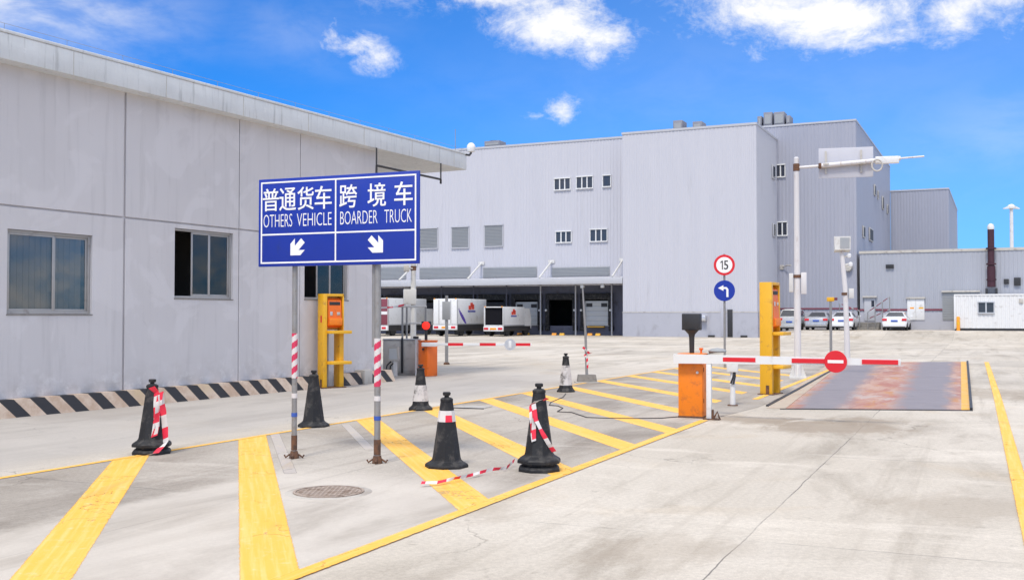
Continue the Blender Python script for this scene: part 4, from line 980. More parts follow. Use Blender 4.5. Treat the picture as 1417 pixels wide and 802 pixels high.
for a, b, t, bt_, n_ in ((768, 789, 248, 261.5, 3), (798.5, 820, 245.5, 259.5, 3), (835, 845, 243.5, 257.5, 1), (770, 790.5, 321, 334.5, 3), (817.5, 840, 318, 333, 3)):
    x0, z1 = W.px(a, t, YM); x1, z0 = W.px(b, bt_, YM); window(wh, x0, x1, z0, z1, YM, n_)
for a, b, t, bt_ in ((582, 605.5, 317, 343), (626, 648.5, 315, 342), (671.5, 695.5, 312.5, 340), (538, 561, 319, 344.5), (494, 517, 321, 346)):
    x0, z1 = W.px(a, t, YM); x1, z0 = W.px(b, bt_, YM); fr = window(wh, x0, x1, z0, z1, YM, 1, 'clad_trim', 'louvre')
    mb = MB(); k = z0 + .05
    while k < z1 - .05: mb.box(x0 + .02, x1 - .02, YM - .10, YM - .06, k, k + .06); k += .13
    mb.build('louvre_slats', 'louvre', fr, smooth=0)
# narrow door, lamp and downpipe low on the front
x0, x1 = W.px(1007, 440)[0], W.px(1014, 440)[0]; mb = MB(); mb.box(x0, x1, -.12, -.057, .02, W.px(1010, 428)[1], .01); mb.build('service_door', 'dark', wh)
mb = MB(); xx = W.px(1003, 440)[0]; mb.box(xx - .3, xx + .1, -.11, -.057, .02, W.px(1010, 428)[1] + .1, .01); mb.build('door_casing', 'plinth', wh)
xx, zz = W.px(975, 440); mb = MB(); mb.box(xx - .35, xx + .2, -.55, -.06, zz - .22, zz + .22, .05); wl = mb.build('wall_lamp', 'alu', wh)
for xx in (W.px(985, 462)[0], W.px(1030, 463)[0]): MB().box(xx - .25, xx + .25, -.25, -.057, 0.0, .16, .02).build('foundation_foot', 'dark', wh)
# opened casements near the inner corner
# rear hall
rh = thing('rear_hall', 'taller grey ribbed-metal hall set back behind the warehouse corner', 'building', (*W.w(xA1, YB), 0), W.a)
RH = Fr(W.w(xA1, YB)[:2], WA)
zB = RH.px(1185, 165.5)[1]; xB = RH.px(1185, 300)[0]; xb0 = RH.px(1055, 200)[0] - 12; 
mb = MB(); ribbed(mb, (0.0, 0), (xB, 0), 1.9, zB); ribbed(mb, (xB, 0), (xB, YC - YB), 1.9, zB); BL_ = YC - YB; mb.quad((xb0, 0, zB - .05), (xB, 0, zB - .05), (xB, BL_, zB - .05), (xb0, BL_, zB - .05))
ribbed(mb, (xb0, 0.0), (0, 0.0), zA, zB); mb.quad((xb0, 0, zA - .2), (xb0, BL_, zA - .2), (xb0, BL_, zB), (xb0, 0, zB)); mb.quad((xb0, BL_, 0), (xB, BL_, 0), (xB, BL_, zB), (xb0, BL_, zB)); mb.build('wall', 'clad_grey', rh, smooth=0)
mb = MB(); mb.box(xb0, xB + .06, -.07, .1, zB - .1, zB + .05); mb.box(xB - .1, xB + .06, .101, YC - YB, zB - .1, zB + .05); mb.build('parapet_cap', 'clad_trim', rh, smooth=0)
mb = MB(); mb.box(.08, xB + .05, -.055, .5, 0, 1.98); mb.build('plinth', 'plinth', rh, smooth=0)
mb = MB(); mb.box(.10, xB + .07, -.075, -.057, 2.2, 2.32); mb.build('plinth_flashing', 'maroon', rh, smooth=0)
for a, b, t, bt_, n_ in ((1074.5, 1086, 229, 244, 2), (1076.5, 1089, 308, 325, 2)):
    x0, z1 = RH.px(a, t); x1, z0 = RH.px(b, bt_); window(rh, x0, x1, z0, z1, 0, n_)
def sidewin(px, py0, py1, wy, RH=RH, xB=xB, rh=rh, fm='grey', pm='dark'):
    # where the sight line meets the side wall
    r = ray(px, py0); ax, ay = RH.ax, RH.ay; ox, oy = RH.o
    t = (xB + ox * ax[0] + oy * ax[1]) / (r[0] * ax[0] + r[1] * ax[1]); y = (r[0] * t - ox) * ay[0] + (r[1] * t - oy) * ay[1]
    z1 = EYE + r[2] * t; z0 = EYE + ray(px, py1)[2] * t
    mb = MB(); mb.box(xB + .045, xB + .14, y - wy, y + wy, z0, z1, .01); fr = mb.build('window', fm, rh)
    MB().box(xB + .10, xB + .145, y - wy + .12, y + wy - .12, z0 + .1, z1 - .1).build('pane', pm, fr, smooth=0)
for _a in ((1069, 229, 248), (1070, 309, 328)): sidewin(*_a, .55, W, xA1, wh, 'clad_trim', 'glassdark')
sidewin(1194, 313, 329, .7); sidewin(1204, 316, 334, 1.4); sidewin(1209.5, 256, 271, .6); sidewin(1220.5, 272, 290, .6); sidewin(1214, 264, 276, .3); sidewin(1227, 283, 296, .5)
xw, zw = RH.px(1070, 370); mb = MB(); mb.tube([(-.0 + .4, -.06, zw), (.9, -.5, zw + .15), (1.3, -1.0, zw + .1)], .05, 8); mb.box(.2, .55, -.12, -.05, zw - .2, zw + .2, .02); mb.build('lamp_bracket', 'grey', rh)
xr_, zr_ = RH.px(1174, 370); mb = MB(); mb.lathe([(.0, -.42), (.28, -.40), (.34, -.3), (.34, -.05)], 16, (xr_, 0, zr_), axis='y'); mb.build('round_vent', 'grey', rh)
# far block
fk = thing('far_block', 'plain grey box-shaped block standing behind the low annex roof', 'building', (*W.w(0, YC), 0), W.a)
FK = Fr(W.w(0, YC)[:2], WA); xC0 = FK.px(1231, 300)[0]; xC1 = FK.px(1313, 300)[0]; zC = FK.px(1290, 261.5)[1]
mb = MB(); ribbed(mb, (xC0 + .1, 0), (xC1, 0), 0, zC); ribbed(mb, (xC1, 0), (xC1, 25), 0, zC); mb.quad((xC0, 0, zC - .05), (xC1, 0, zC - .05), (xC1, 25, zC - .05), (xC0, 25, zC - .05)); mb.quad((xC0, 25, 0), (xC1, 25, 0), (xC1, 25, zC), (xC0, 25, zC)); mb.build('wall', 'clad_grey', fk, smooth=0)
mb = MB(); mb.box(xC0 + .1, xC1 + .06, -.07, .1, zC - .1, zC + .06); mb.box(xC1 - .1, xC1 + .06, .101, 25, zC - .1, zC + .06); mb.build('parapet_cap', 'clad_trim', fk, smooth=0)
# annex
an = thing('low_annex', 'low grey ribbed-metal annex running off the right side of the picture', 'building', (*W.w(xA1 + 8, YD), RISE), W.a)
AN = Fr(W.w(xA1 + 8, YD)[:2], WA)
def ap(px, py, y=0.0): x, z = AN.px(px, py, y); return x, z - RISE
xD0 = ap(1190, 400)[0]; xD1 = xD0 + 34; zD = ap(1300, 346)[1]
mb = MB(); ribbed(mb, (xD0, 0), (xD1, 0), 1.35, zD); mb.quad((xD0, 0, zD - .05), (xD1, 0, zD - .05), (xD1, 22, zD - .05), (xD0, 22, zD - .05)); mb.quad((xD0, 0, 1.35), (xD0, .35, 1.35), (xD0, .35, zD), (xD0, 0, zD)); mb.quad((xD1, 0, 0), (xD1, 22, 0), (xD1, 22, zD), (xD1, 0, zD)); mb.quad((xD0, 22, 0), (xD1, 22, 0), (xD1, 22, zD), (xD0, 22, zD)); mb.build('wall', 'clad_pale', an, smooth=0)
mb = MB(); mb.box(xD0 - .05, xD1, -.08, .1, zD - .14, zD + .07); mb.build('roof_edge', 'grey', an, smooth=0)
mb = MB(); mb.box(xD0 - .02, xD1, -.055, .3, -.05, 1.37); mb.build('plinth', 'plinth', an, smooth=0)
mb = MB(); mb.box(xD0 - .03, xD1, -.075, -.057, ap(1290, 429.5)[1], ap(1290, 427)[1]); mb.build('plinth_flashing', 'maroon', an, smooth=0)
def apbox(name, m, a, b, t, bt_, y0, y1, par=an, bev=.008):
    x0, z1 = ap(a, t); x1, z0 = ap(b, bt_); return MB().box(x0, x1, y0, y1, z0, z1, bev).build(name, m, par), x0, x1, z0, z1
d, x0, x1, z0, z1 = apbox('door', 'clad_trim', 1196, 1211.5, 411.5, 444, -.10, -.076)
MB().box(x0 + .55, x0 + .78, -.108, -.101, z0 + 1.15, z1 - .25).build('door_pane', 'glassdark', d, smooth=0); apbox('door_hood', 'grey', 1194, 1213.5, 409.5, 411.5, -.3, -.07, d)
d, x0, x1, z0, z1 = apbox('panel_door', 'white', 1255.5, 1279.5, 413, 442.5, -.12, -.076); apbox('door_hood', 'grey', 1254, 1280.5, 411, 413, -.25, -.07, d)
MB().box((x0 + x1) / 2 - .015, (x0 + x1) / 2 + .015, -.126, -.121, z0, z1).build('door_gap', 'grey', d, smooth=0); zm_ = (z0 + z1) / 2 + .1
MB().box(x0 + .2, x0 + .5, -.124, -.1205, zm_ - .06, zm_ + .06).build('door_notice', 'amber', d, smooth=0); MB().box(x0 + .85, x0 + 1.2, -.124, -.1205, zm_ - .06, zm_ + .06).build('door_notice', 'yellow', d, smooth=0)
d, x0, x1, z0, z1 = apbox('roller_shutter', 'louvre', 1304, 1341, 404, 443, -.10, -.076); mb = MB(); k = z0 + .1
while k < z1 - .08: mb.box(x0 + .04, x1 - .04, -.125, -.101, k, k + .09); k += .14
mb.build('shutter_slats', 'louvre', d, smooth=0); apbox('shutter_hood', 'grey', 1303, 1356, 402, 404, -.28, -.07, d)
for a, b, t, bt_ in ((1389, 1396, 386, 393), (1403, 1412.5, 384, 395), (1226, 1237, 366, 371)): apbox('vent', 'dark', a, b, t, bt_, -.2, -.06)
x0, z0 = ap(1372, 397); z1 = ap(1372, 318)[1]
mb = MB(); mb.lathe([(.30, z0), (.30, z0 + 1.6), (.24, z0 + 1.62), (.24, z1)], 16, (x0, -.45, 0)); fl_ = mb.build('flue_pipe', 'flue', an)
MB().lathe([(.0, z1 - .1), (.22, z1 - .05), (.26, z1 + .15), (.2, z1 + .38), (.0, z1 + .48)], 16, (x0, -.45, 0)).build('flue_cap', 'white', fl_)
for z in (z0 + .5, z0 + 1.7, z0 + 2.9): MB().lathe([(.36, z), (.36, z + .12)], 16, (x0, -.45, 0)).build('flue_collar', 'flue', fl_)
for s in (-1, 1): MB().box(x0 + s * .35 - .08, x0 + s * .35 + .08, -.6, -.06, z0 - .7, z0 - .1, .02).build('flue_foot', 'dark', fl_)
# steps and rails by the annex door
def rail(label, pxs, y):
    t = thing('stair_railing', label, 'railing', (*AN.w(ap(pxs[0], 440)[0], y)[:2], RISE), W.a); bx = ap(pxs[0], 440)[0]
    x1 = ap(pxs[1], 440)[0] - bx; hi, lo = (pxs[2], pxs[3])
    for k in range(4):
        x = x1 * k / 3; h = hi + (lo - hi) * k / 3; MB().lathe([(.035, 0), (.035, h)], 8, (x, 0, 0)).build('post', 'steel', t)
    mb = MB()
    for f in (1.0, .62):
        seg = 10
        for k in range(seg):
            a, b = k / seg, (k + 1) / seg; za_, zb_ = (hi + (lo - hi) * a) * f, (hi + (lo - hi) * b) * f
            o0 = len(mb.m); mb.tube([(x1 * a, 0, za_), (x1 * b, 0, zb_)], .035, 8, m=0 if k % 3 else 1)
    mb.build('handrail', ['maroon', 'louvre'], t)
rail('red and white wrapped railing left of the annex door, behind the parked sedans', (1167, 1194, 2.1, 1.5), -2.2)
rail('red and white wrapped railing rising behind the lone white car', (1205, 1235, 1.4, 2.6), -2.2)
st = thing('entrance_steps', 'grey concrete steps up to the pale annex door', 'steps', (*AN.w(ap(1203, 440)[0], -1.2)[:2], RISE), W.a)
for k in range(3): MB().box(-.9, .9, -.9 + .32 * k, 1.05, 0 if k == 0 else .2 * k + .001, .2 * (k + 1), .01).build('step', 'concrete', st)
# container office
co0, co1 = ap(1321, 430, -2.6)[0], ap(1321, 430, -2.6)[0] + 6.6
co = thing('container_office', 'white corrugated container cabin with one small window at the right edge', 'container', (*AN.w(co0, -2.6)[:2], RISE), W.a)
hC = ap(1330, 408, -2.6)[1]
mb = MB(); ribbed(mb, (0, 0), (co1 - co0, 0), .18, hC, .28, .035); ribbed(mb, (0, 2.3), (0, 0), .18, hC, .28, .035); mb.quad((0, 0, hC), (co1 - co0, 0, hC), (co1 - co0, 2.3, hC), (0, 2.3, hC)); mb.quad((co1 - co0, 0, .18), (co1 - co0, 2.3, .18), (co1 - co0, 2.3, hC), (co1 - co0, 0, hC)); mb.quad((0, 2.3, .18), (co1 - co0, 2.3, .18), (co1 - co0, 2.3, hC), (0, 2.3, hC)); mb.build('body', 'white', co, smooth=0)
mb = MB(); mb.box(-.04, co1 - co0 + .04, -.06, .1, hC - .06, hC + .06, .01); mb.box(-.05, .08, -.06, .1, .12, hC - .062, .01); mb.build('corner_frame', 'white', co)
mb = MB(); mb.box(0, co1 - co0, -.03, 2.3, .0, .175); mb.build('base_rail', 'dark', co, smooth=0)
x0, z1 = ap(1354, 418.5, -2.65); x1, z0 = ap(1375, 432, -2.65); window(co, x0 - co0, x1 - co0, z0, z1, 0.0, 2, 'alu')
x0, z1 = ap(1410, 413, -2.65); x1, z0 = ap(1416, 419, -2.65); MB().box(x0 - co0, x1 - co0, -.12, -.03, z0, z1, .01).build('vent_fan', 'grey', co)
yb = thing('guard_post', 'short yellow guard post at the left corner of the white container cabin', 'bollard', (*AN.w(ap(1326, 440, -3.0)[0], -3.1)[:2], RISE), W.a)
MB().lathe([(.13, 0), (.12, 1.0), (.09, 1.06), (0, 1.07)], 12).build('post', 'amber', yb); MB().lathe([(.133, .45), (.131, .65)], 12).build('band', 'yellow', yb)
# rooftop plant
def ac(label, px, py, w, h, y, base, n=2):
    x, z = W.px(px, py, y); t = thing('rooftop_unit', label, 'air conditioning unit', W.w(x, y, base), W.a)
    MB().box(-w / 2, w / 2, -.5, .9, 0.1, h, .012).build('casing', 'plant', t); MB().lathe([(.0, h), (w * .40, h + .001), (w * .40, h + .05), (0, h + .05)], 16, (0, .2, 0)).build('fan_ring', 'dark', t)
    MB().box(-w / 2 + .1, w / 2 - .1, -.52, -.501, .3, h - .2).build('grille', 'louvre', t, smooth=0); MB().box(-w / 2, w / 2, -.4, .8, 0, .099).build('skid', 'dark', t, smooth=0)
yr = YB + .8
for px, w, tp, lb in ((1052.5, .36, 160, 'smallest leftmost grey unit of the roof cluster on the rear hall'), (1064, .72, 154.5, 'second grey rooftop unit from the left in the rear hall cluster'), (1079.5, .86, 154, 'boxy grey rooftop unit, third and tallest in the rear hall cluster'), (1092, .34, 159, 'low rooftop unit at the right end of the rear hall cluster')):
    h = W.px(px, tp, yr)[1] - (zB - .05); ac(lb, px, tp, w, max(h - .14, .6), yr, zB - .05)
for px, tp, lb in ((940, 168, 'small vent unit on the warehouse roof, left one of a pair'), (967, 169.5, 'small vent unit on the warehouse roof, right one of a pair')):
    ac(lb, px, tp, .75, max(.5, W.px(px, tp, 1.5)[1] - zA + .05), 1.5, zA - .05)
ac('low flat vent on the far left part of the warehouse roof', 684, 197, 1.5, max(.45, W.px(684, 196, YM + 1.0)[1] - zM + .05), YM + 1.0, zM - .05)
# high mast light beyond
hm_y = 135.0; hx = ray(1401, 437)[0] * hm_y
hm = thing('high_mast_light', 'distant white mast with a winged lamp head above the annex roof', 'light mast', (hx, hm_y, RISE))
zt = EYE + (437 - 289) / FPX * hm_y - RISE
MB().lathe([(.28, 0), (.21, zt)], 12).build('mast', 'white', hm); mb = MB(); mb.lathe([(.2, zt), (.5, zt + .1), (.48, zt + .38), (.25, zt + .6), (0, zt + .66)], 14, (0, 0, 0))
for s in (-1, 1): mb.rings([[(s * .4, -.3, zt + .06), (s * .4, .3, zt + .06), (s * .4, .3, zt + .36), (s * .4, -.3, zt + .36)], [(s * 1.05, -.12, zt + .0), (s * 1.05, .12, zt + .0), (s * 1.05, .12, zt + .12), (s * 1.05, -.12, zt + .12)]])
mb.build('lamp_head', 'white', hm)
# ------------------------------------------------------------------ trucks at the dock
def truck(label, x0, x1, ztop, zbed, y, L_, style):
    t = thing('box_truck', label, 'truck', W.w((x0 + x1) / 2, y), W.a, 'trucks at the loading dock'); w = (x1 - x0) / 2
    mb = MB()
    if style == 'open':
        mb.box(-w, -w + .07, 0, L_, zbed, ztop, .02); mb.box(w - .07, w, 0, L_, zbed, ztop, .02); mb.box(-w + .071, w - .071, 0, L_, ztop - .08, ztop - .003, .01); mb.box(-w + .071, w - .071, 0, L_, zbed, zbed + .08); mb.box(-w + .071, w - .071, L_ - .08, L_ - .003, zbed + .081, ztop - .081)
    else: mb.box(-w, w, 0, L_, zbed, ztop, .05)
    bx = mb.build('cargo_box', 'white', t)
    if style == 'open':
        mb = MB(); mb.box(-w + .075, w - .075, .16, .20, zbed + .082, ztop - .085); mb.build('hold_shade_sheet', 'hold', bx, smooth=0)  # black sheet added to stand for the shade inside the open hold
    else:
        for s in (-1, 1):
            mb = MB(); a, b = (-w + .04, -.008) if s < 0 else (.008, w - .04); mb.box(a, b, -.035, -.002, zbed + .05, ztop - .06, .01); d = mb.build('rear_door', 'white' if style != 'red' else 'maroon', t)
            mb = MB(); mb.tube([(s * w * .5, -.05, zbed + .1), (s * w * .5, -.05, ztop - .1)], .022, 6); mb.build('door_bar', 'steel', d)
            if style == 'red': MB().box(a + .02, b - .02, -.045, -.036, zbed + .9, zbed + 1.15).build('white_band', 'white', d, smooth=0)
    mb = MB(); mb.box(-w, w, -.08, .1, zbed - .42, zbed - .02, .02); bu = mb.build('bumper', 'white', t)
    for s in (-1, 1): MB().box(s * w * .72 - .2, s * w * .72 + .2, -.10, -.081, zbed - .30, zbed - .12, .005).build('tail_light', 'lampred', bu)
    MB().box(-.28, .28, -.10, -.081, zbed - .30, zbed - .14, .004).build('number_plate', 'amber', bu)
    MB().box(-w + .04, w - .04, .12, L_ + 1.3, .42, zbed - .01, .02).build('chassis_shade_block', 'dark', t)  # chassis widened into a dark block standing for the shadow under the truck
    for yy in (1.0, L_ + .6):
        for s in (-1, 1): mb = MB(); mb.lathe([(.15, -.13), (.44, -.13), (.47, -.08), (.47, .08), (.44, .13), (.15, .13)], 18, axis='y'); o = mb.build('wheel', 'tyre', t); o.rotation_euler = (0, 0, R(90)); o.location = (s * (w - .2), yy, .47)
    mb = MB(); mb.profx([(L_ + .1, .6), (L_ + 1.5, .6), (L_ + 1.5, 1.4), (L_ + 1.2, min(2.3, ztop)), (L_ + .1, min(2.3, ztop))], -w + .05, w - .05); mb.build('cab', 'white', t, smooth=20)
    for s_ in (-1, 1):
        MB().box(s_ * (w - .12) - .06, s_ * (w - .12) + .06, -.03, .02, ztop - .06, ztop + .03, .01).build('marker_light', 'amber', t)
        MB().box(s_ * (w - .24) - .2, s_ * (w - .24) + .2, .35, .38, .12, .62, .004).build('mudguard', 'black', t)
    MB().box(w + .001, w + .03, .05, L_ - .05, zbed + .0, zbed + .09, .005).build('side_rail', 'louvre', t)
    MB().box(w + .001, w + .022, .02, .09, zbed + .1, ztop - .1, .004).build('corner_strip', 'louvre', t)
    # emblem on the right flank
    if style != 'red':
        lg = bpy.data.objects.new('flank_emblem', None); yy, zz = L_ * .48, zbed + (ztop - zbed) * .58
        mb = MB(); s = .5 if style == 'open' else .62
        for a, b, c, d in ((-.9, -.1, .0, .55), (.0, .75, .05, .75), (-.35, .35, .35, .95)): mb.box(w + .001, w + .012, yy + a * s, yy + b * s, zz + c * s, zz + d * s)
        mb.build('red_emblem', 'logored', bx, smooth=0)
        mb = MB()
        for k in range(6): mb.box(w + .001, w + .012, yy - 1.1 * s + k * .38 * s, yy - 1.1 * s + (k * .38 + .29) * s, zz - .34 * s, zz - .08 * s)
        mb.build('blue_lettering', 'letterblue', bx, smooth=0)
        if style == 'tall':
            mb = MB(); pts = [(1.0, 1.0), (.82, .72), (.72, .4), (.74, .12), (.95, .0)]
            P_ = [(.25 + .35 * k / 8 + .9 * (k / 8) ** 2, zbed + (ztop - zbed) * (.62 - .6 * k / 8)) for k in range(9)]
            for k in range(8):
                wd = .5 * math.sin(math.pi * (k + .6) / 9); (a, b), (c, d) = P_[k], P_[k + 1]
                mb.rings([[(w + .001, a, b), (w + .012, a, b), (w + .012, a + wd, b), (w + .001, a + wd, b)], [(w + .001, c, d), (w + .012, c, d), (w + .012, c + wd, d), (w + .001, c + wd, d)]])
            mb.build('purple_swoosh', 'purple', bx, smooth=0)
    return t
def tw(a, b, y): return W.px(a, 440, y)[0], W.px(b, 440, y)[0]
y = -5.5; x0, x1 = tw(599.5, 632.5, y)
truck('tall white truck with closed white rear doors and a purple swoosh on its side', x0, x1, W.px(615, 413, y)[1], W.px(615, 449, y)[1], y, 5.4, 'tall')
y = -4.2; x0, x1 = tw(669.5, 696.5, y)
truck('small white truck with its dark cargo bay open, rightmost of the three trucks', x0, x1, W.px(690, 424, y)[1], W.px(690, 451, y)[1], y, 4.2, 'open')
y = -7.0; x0, x1 = tw(500, 537, y)
truck('white truck with maroon rear doors, partly hidden behind the right sign post', x0, x1, W.px(540, 412, y)[1], W.px(540, 450, y)[1], y, 6.4, 'red')
for k, lb in ((0, 'orange and yellow wheel chock under the closed white dock door'), (1, 'orange and yellow wheel chock under the open dark dock bay'), (2, 'orange and yellow wheel chock beside the small open truck')):
    c = bays[k] + .15; t = thing('wheel_chock', lb, 'wheel chock', W.w(c, YM - .6), W.a, 'wheel chocks along the dock')
    for s in (-1, 1): MB().profx([(-.15, 0), (.15, 0), (.15, .05), (.04, .19), (-.04, .19)], s * .36 - .2, s * .36 + .2).build('wedge', 'amber' if s < 0 else 'yellow', t, smooth=0)
    MB().tube([(-.2, 0, .09), (.2, 0, .09)], .03, 6).build('link_bar', 'dark', t)
# ------------------------------------------------------------------ cars
def car(label, px, y, paint, kind='sedan', plate='plateblue', ln_=4.6):
    x = W.px(px, 445, y)[0]; t = thing('parked_car', label, 'car', W.w(x, y, gz(x, y)), W.a, 'cars parked by the annex')
    if kind == 'sedan':
        st_ = [(0, .74, .78, .70, .30), (.07, .93, .95, .72, .27), (.55, .97, 1.04, .70, .25), (1.25, .97, 1.41, .55, .25), (2.1, .96, 1.46, .57, .25), (2.8, .95, 1.38, .56, .25), (3.55, .93, .99, .70, .25), (4.4, .78, .80, .68, .27), (ln_, .60, .62, .62, .32)]
    else:
        st_ = [(0, .80, .84, .76, .36), (.06, 1.06, 1.08, .76, .32), (.12, 1.08, 1.12, .75, .30), (.42, 1.10, 1.70, .62, .30), (1.5, 1.08, 1.78, .64, .30), (2.6, 1.06, 1.70, .62, .30), (3.35, 1.02, 1.08, .74, .30), (4.4, .88, .90, .72, .32), (ln_, .66, .68, .66, .38)]
    W_ = .89 if kind == 'sedan' else .92
    rings = []
    for yy, belt, top, rw, bot in st_:
        e = .90 if yy in (0, ln_) else 1.0
        rings.append([(-W_ * .92 * e, yy, bot), (-W_ * e, yy, (bot + belt) / 2), (-W_ * .965 * e, yy, belt), (-rw, yy, top - .03), (-rw * .8, yy, top), (rw * .8, yy, top), (rw, yy, top - .03), (W_ * .965 * e, yy, belt), (W_ * e, yy, (bot + belt) / 2), (W_ * .92 * e, yy, bot)])
    bd = MB().rings(rings).build('body', paint, t, smooth=40)
    i = 2 if kind == 'sedan' else 2
    (ya, ba_, ta, ra, _), (yb_, bb_, tb, rb, _) = st_[i], st_[i + 1]
    def gl(f): return (ya + (yb_ - ya) * f - .012, ta + (tb - ta) * f + .012, ra + (rb - ra) * f)
    y1_, z1_, r1_ = gl(.10); y2_, z2_, r2_ = gl(.90)
    MB().quad((-r1_ * .97, y1_, z1_), (r1_ * .97, y1_, z1_), (r2_ * .86, y2_, z2_), (-r2_ * .86, y2_, z2_)).build('rear_window', 'carglass', t, smooth=0)
    for s in (-1, 1):
        mb = MB()
        for k in range(i + 1, 5):
            (ya, ba_, ta, ra, _), (yb_, bb_, tb, rb, _) = st_[k], st_[k + 1]
            f = lambda r, b, t_, h: (s * ((W_ * .965) + (r - W_ * .965) * h + .012), b + (t_ - .03 - b) * h)
            p, q, r_, u = f(ra, ba_, ta, .1), f(rb, bb_, tb, .1), f(rb, bb_, tb, .85), f(ra, ba_, ta, .85)
            mb.quad((p[0], ya + .06, p[1]), (q[0], yb_ - .06, q[1]), (r_[0], yb_ - .06, r_[1]), (u[0], ya + .06, u[1]))
        mb.build('side_window', 'carglass', t, smooth=0)
        z = .82 if kind == 'sedan' else .95
        MB().box(s * .70 - .17, s * .70 + .17, -.03, .12, z - .09, z + .09, .02).build('tail_light', 'lampred', t)
        MB().box(s * (W_ + .02), s * (W_ + .20), 3.15, 3.28, 1.0 if kind == 'sedan' else 1.12, 1.16 if kind == 'sedan' else 1.3, .03).build('mirror', paint, t)
        for yy in (.85, 3.65):
            mb = MB(); mb.lathe([(.0, -.11), (.20, -.11), (.30, -.10), (.33, -.06), (.33, .06), (.30, .10), (.0, .10)], 18, axis='y'); o = mb.build('wheel', 'tyre', t); o.rotation_euler = (0, 0, R(90)); o.location = (s * (W_ - .10), yy, .33)
    MB().box(-.80, .80, -.06, .15, .30, .56, .04).build('bumper', paint, t)
    MB().box(-.75, .75, -.03, .25, .20, .299, .01).build('underskirt', 'dark', t)
    MB().box(-.24, .24, -.045, .02, .68, .80, .004).build('number_plate', plate, t)
    return t
car('silver off-road estate car parked furthest left, next to the yellow ticket machine', 1092, 3.0, 'carlight', 'suv')
car('silver sedan parked between the tall white pole and the yellow-topped post', 1129, 3.1, 'carsilver')
car('white sedan with bright red tail lights parked behind the camera pole', 1164, 3.1, 'carwhite')
car('lone white sedan parked in front of the annex door railing', 1237.5, 3.2, 'carwhite')
# ------------------------------------------------------------------ sky, sun, camera
SUN_EL, SUN_AZ = 56, 202                                            # azimuth clockwise from +Y (north)
wd = bpy.data.worlds.new('World'); S.world = wd; wd.use_nodes = True
nt = wd.node_tree; N = nt.nodes; L = nt.links; bg = N['Background']
sky = N.new('ShaderNodeTexSky'); sky.sky_type = 'NISHITA'; sky.sun_disc = False; sky.sun_elevation = R(SUN_EL); sky.sun_rotation = R(SUN_AZ)
sky.air_density = 1.0; sky.dust_density = .6; sky.ozone_density = 1.6
tc = N.new('ShaderNodeTexCoord').outputs['Generated']
x, y, z = SEP(nt, tc)
el = MA(nt, 'ARCSINE', z); az = MA(nt, 'ARCTAN2', x, y)
deep = MIX(nt, MR(nt, el, .05, .32), (.11, .47, 1.06), (.026, .43, .98))
blue = MIX(nt, 1.0, sky.outputs[0], deep, 'MULTIPLY')
CL = [(700, -10, 60, 22, .9), (775, 25, 75, 34, 1.15), (840, 55, 55, 26, .95), (940, 5, 60, 22, .75), (1080, 5, 110, 40, 1.25), (1150, 30, 95, 34, 1.2), (1070, 60, 40, 18, .7), (1340, 20, 60, 30, .95), (1310, 55, 25, 14, .6), (1400, -5, 60, 30, .8),
      (455, 45, 14, 20, .75), (490, 62, 36, 16, .75), (520, 82, 28, 18, .8), (778, 152, 22, 19, 1.0), (740, 160, 22, 6, .45), (1130, -60, 500, 60, .8)]
def blob(cx, cy, rx, ry, w):
    r = ray(cx, cy); a0, e0 = math.atan2(r[0], r[1]), math.atan2(r[2], math.hypot(r[0], r[1]))
    u = MA(nt, 'MULTIPLY', MA(nt, 'SUBTRACT', az, a0), FPX / (rx * 1.04)); v = MA(nt, 'MULTIPLY', MA(nt, 'SUBTRACT', el, e0), FPX / (ry * 1.04))
    d = MA(nt, 'ADD', MA(nt, 'MULTIPLY', u, u), MA(nt, 'MULTIPLY', v, v))
    return MA(nt, 'MULTIPLY', MA(nt, 'EXPONENT', MA(nt, 'MULTIPLY', d, -.8)), w)
den = None
for c in CL: den = blob(*c) if den is None else MA(nt, 'MAXIMUM', den, blob(*c))
# unseen broken cloud added overhead, behind and to the sides to whiten the light
over = MA(nt, 'MAXIMUM', MR(nt, el, .34, .62, 0, .85), MR(nt, y, .25, -.25, 0, .75))
over = MA(nt, 'MAXIMUM', over, MA(nt, 'MAXIMUM', MR(nt, az, .62, 1.0, 0, .62), MR(nt, az, -.62, -1.0, 0, .62)))
den = MA(nt, 'MAXIMUM', den, over)
fb_ = NOISE(nt, MAPV(nt, tc, (1, 1, 1.5)), 11.0, 14, .68, .5)
fine = NOISE(nt, MAPV(nt, tc, (1, 1, 1.3)), 46.0, 9, .7, .35)
dn = MA(nt, 'ADD', MA(nt, 'ADD', den, MA(nt, 'MULTIPLY', MA(nt, 'SUBTRACT', fb_, .5), 2.6)), MA(nt, 'MULTIPLY', MA(nt, 'SUBTRACT', fine, .5), 1.5))
cov = MA(nt, 'MULTIPLY', MR(nt, dn, .14, 1.42), MR(nt, den, .04, .34))
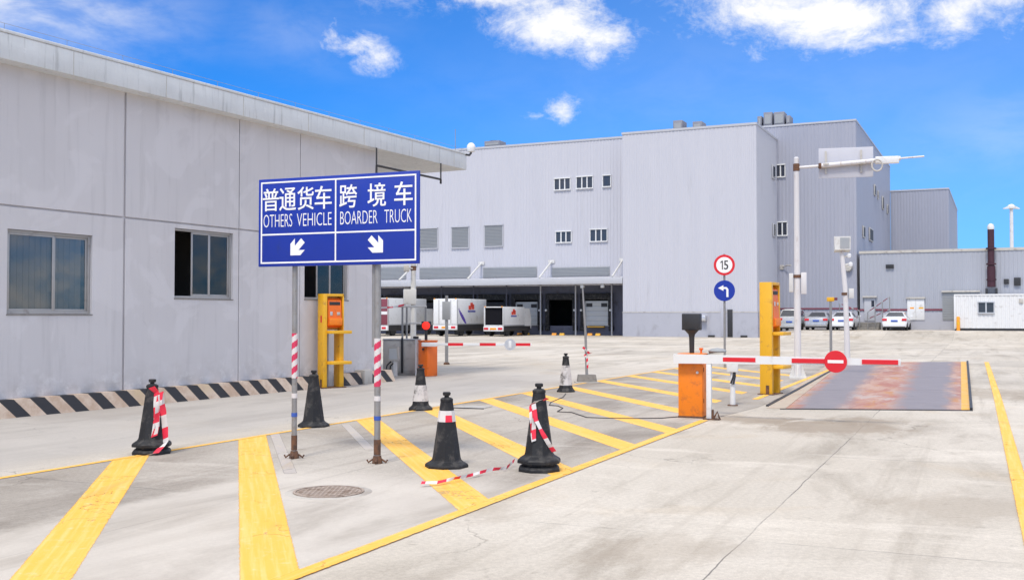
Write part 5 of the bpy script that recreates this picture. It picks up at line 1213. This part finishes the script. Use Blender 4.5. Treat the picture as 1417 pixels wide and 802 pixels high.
# thin veil
veil = MA(nt, 'MAXIMUM', blob(20, 0, 150, 46, .85), MA(nt, 'MAXIMUM', blob(415, 45, 110, 45, .16), MA(nt, 'MAXIMUM', blob(1400, 190, 120, 60, .16), blob(1000, 120, 400, 60, .07))))
vn = NOISE(nt, MAPV(nt, tc, (2.2, 1, 5.0), (0, R(22), 0)), 6.0, 9, .6, .3)
cov = MA(nt, 'MAXIMUM', cov, MA(nt, 'MULTIPLY', veil, MR(nt, vn, .30, .70, .25, 1.0)))
CB = MR(nt, el, .30, .55, 6.0, 11.5)  # unseen high cloud made brighter to lift the soft light
tone = MIX(nt, MR(nt, fb_, .35, .65), (.92, .93, .96), (1.07, 1.05, 1.0))
cbv = N.new('ShaderNodeVectorMath'); cbv.operation = 'SCALE'; L.new(tone, cbv.inputs[0]); L.new(CB, cbv.inputs['Scale'])
white = cbv.outputs[0]
pale = MIX(nt, MR(nt, az, -.42, .35, 0, .13), blue, (4.6, 5.6, 6.4))
L.new(MIX(nt, MA(nt, 'MULTIPLY', cov, .97), pale, white), bg.inputs['Color'])
bg.inputs['Strength'].default_value = .1
sun = bpy.data.lights.new('Sun', 'SUN'); sun.energy = 1.5; sun.angle = R(12); sun.color = (1, .92, .80)
so = bpy.data.objects.new('Sun', sun); COL.objects.link(so)
d = Vector((math.cos(R(SUN_EL)) * math.sin(R(SUN_AZ)), math.cos(R(SUN_EL)) * math.cos(R(SUN_AZ)), math.sin(R(SUN_EL))))
so.rotation_euler = d.to_track_quat('Z', 'Y').to_euler(); so.location = (0, 0, 40)
cam = bpy.data.cameras.new('Camera'); cam.sensor_width = 36; cam.lens = FPX / 1417 * 36; cam.clip_end = 4000; cam.clip_start = .05
co_ = bpy.data.objects.new('Camera', cam); COL.objects.link(co_); co_.location = (0, 0, EYE); co_.rotation_euler = (R(90) + PITCH, 0, 0)
S.camera = co_
S.view_settings.view_transform = 'Standard'; S.view_settings.look = 'None'; S.view_settings.gamma = 1; S.view_settings.exposure = .82
S.view_settings.use_curve_mapping = False
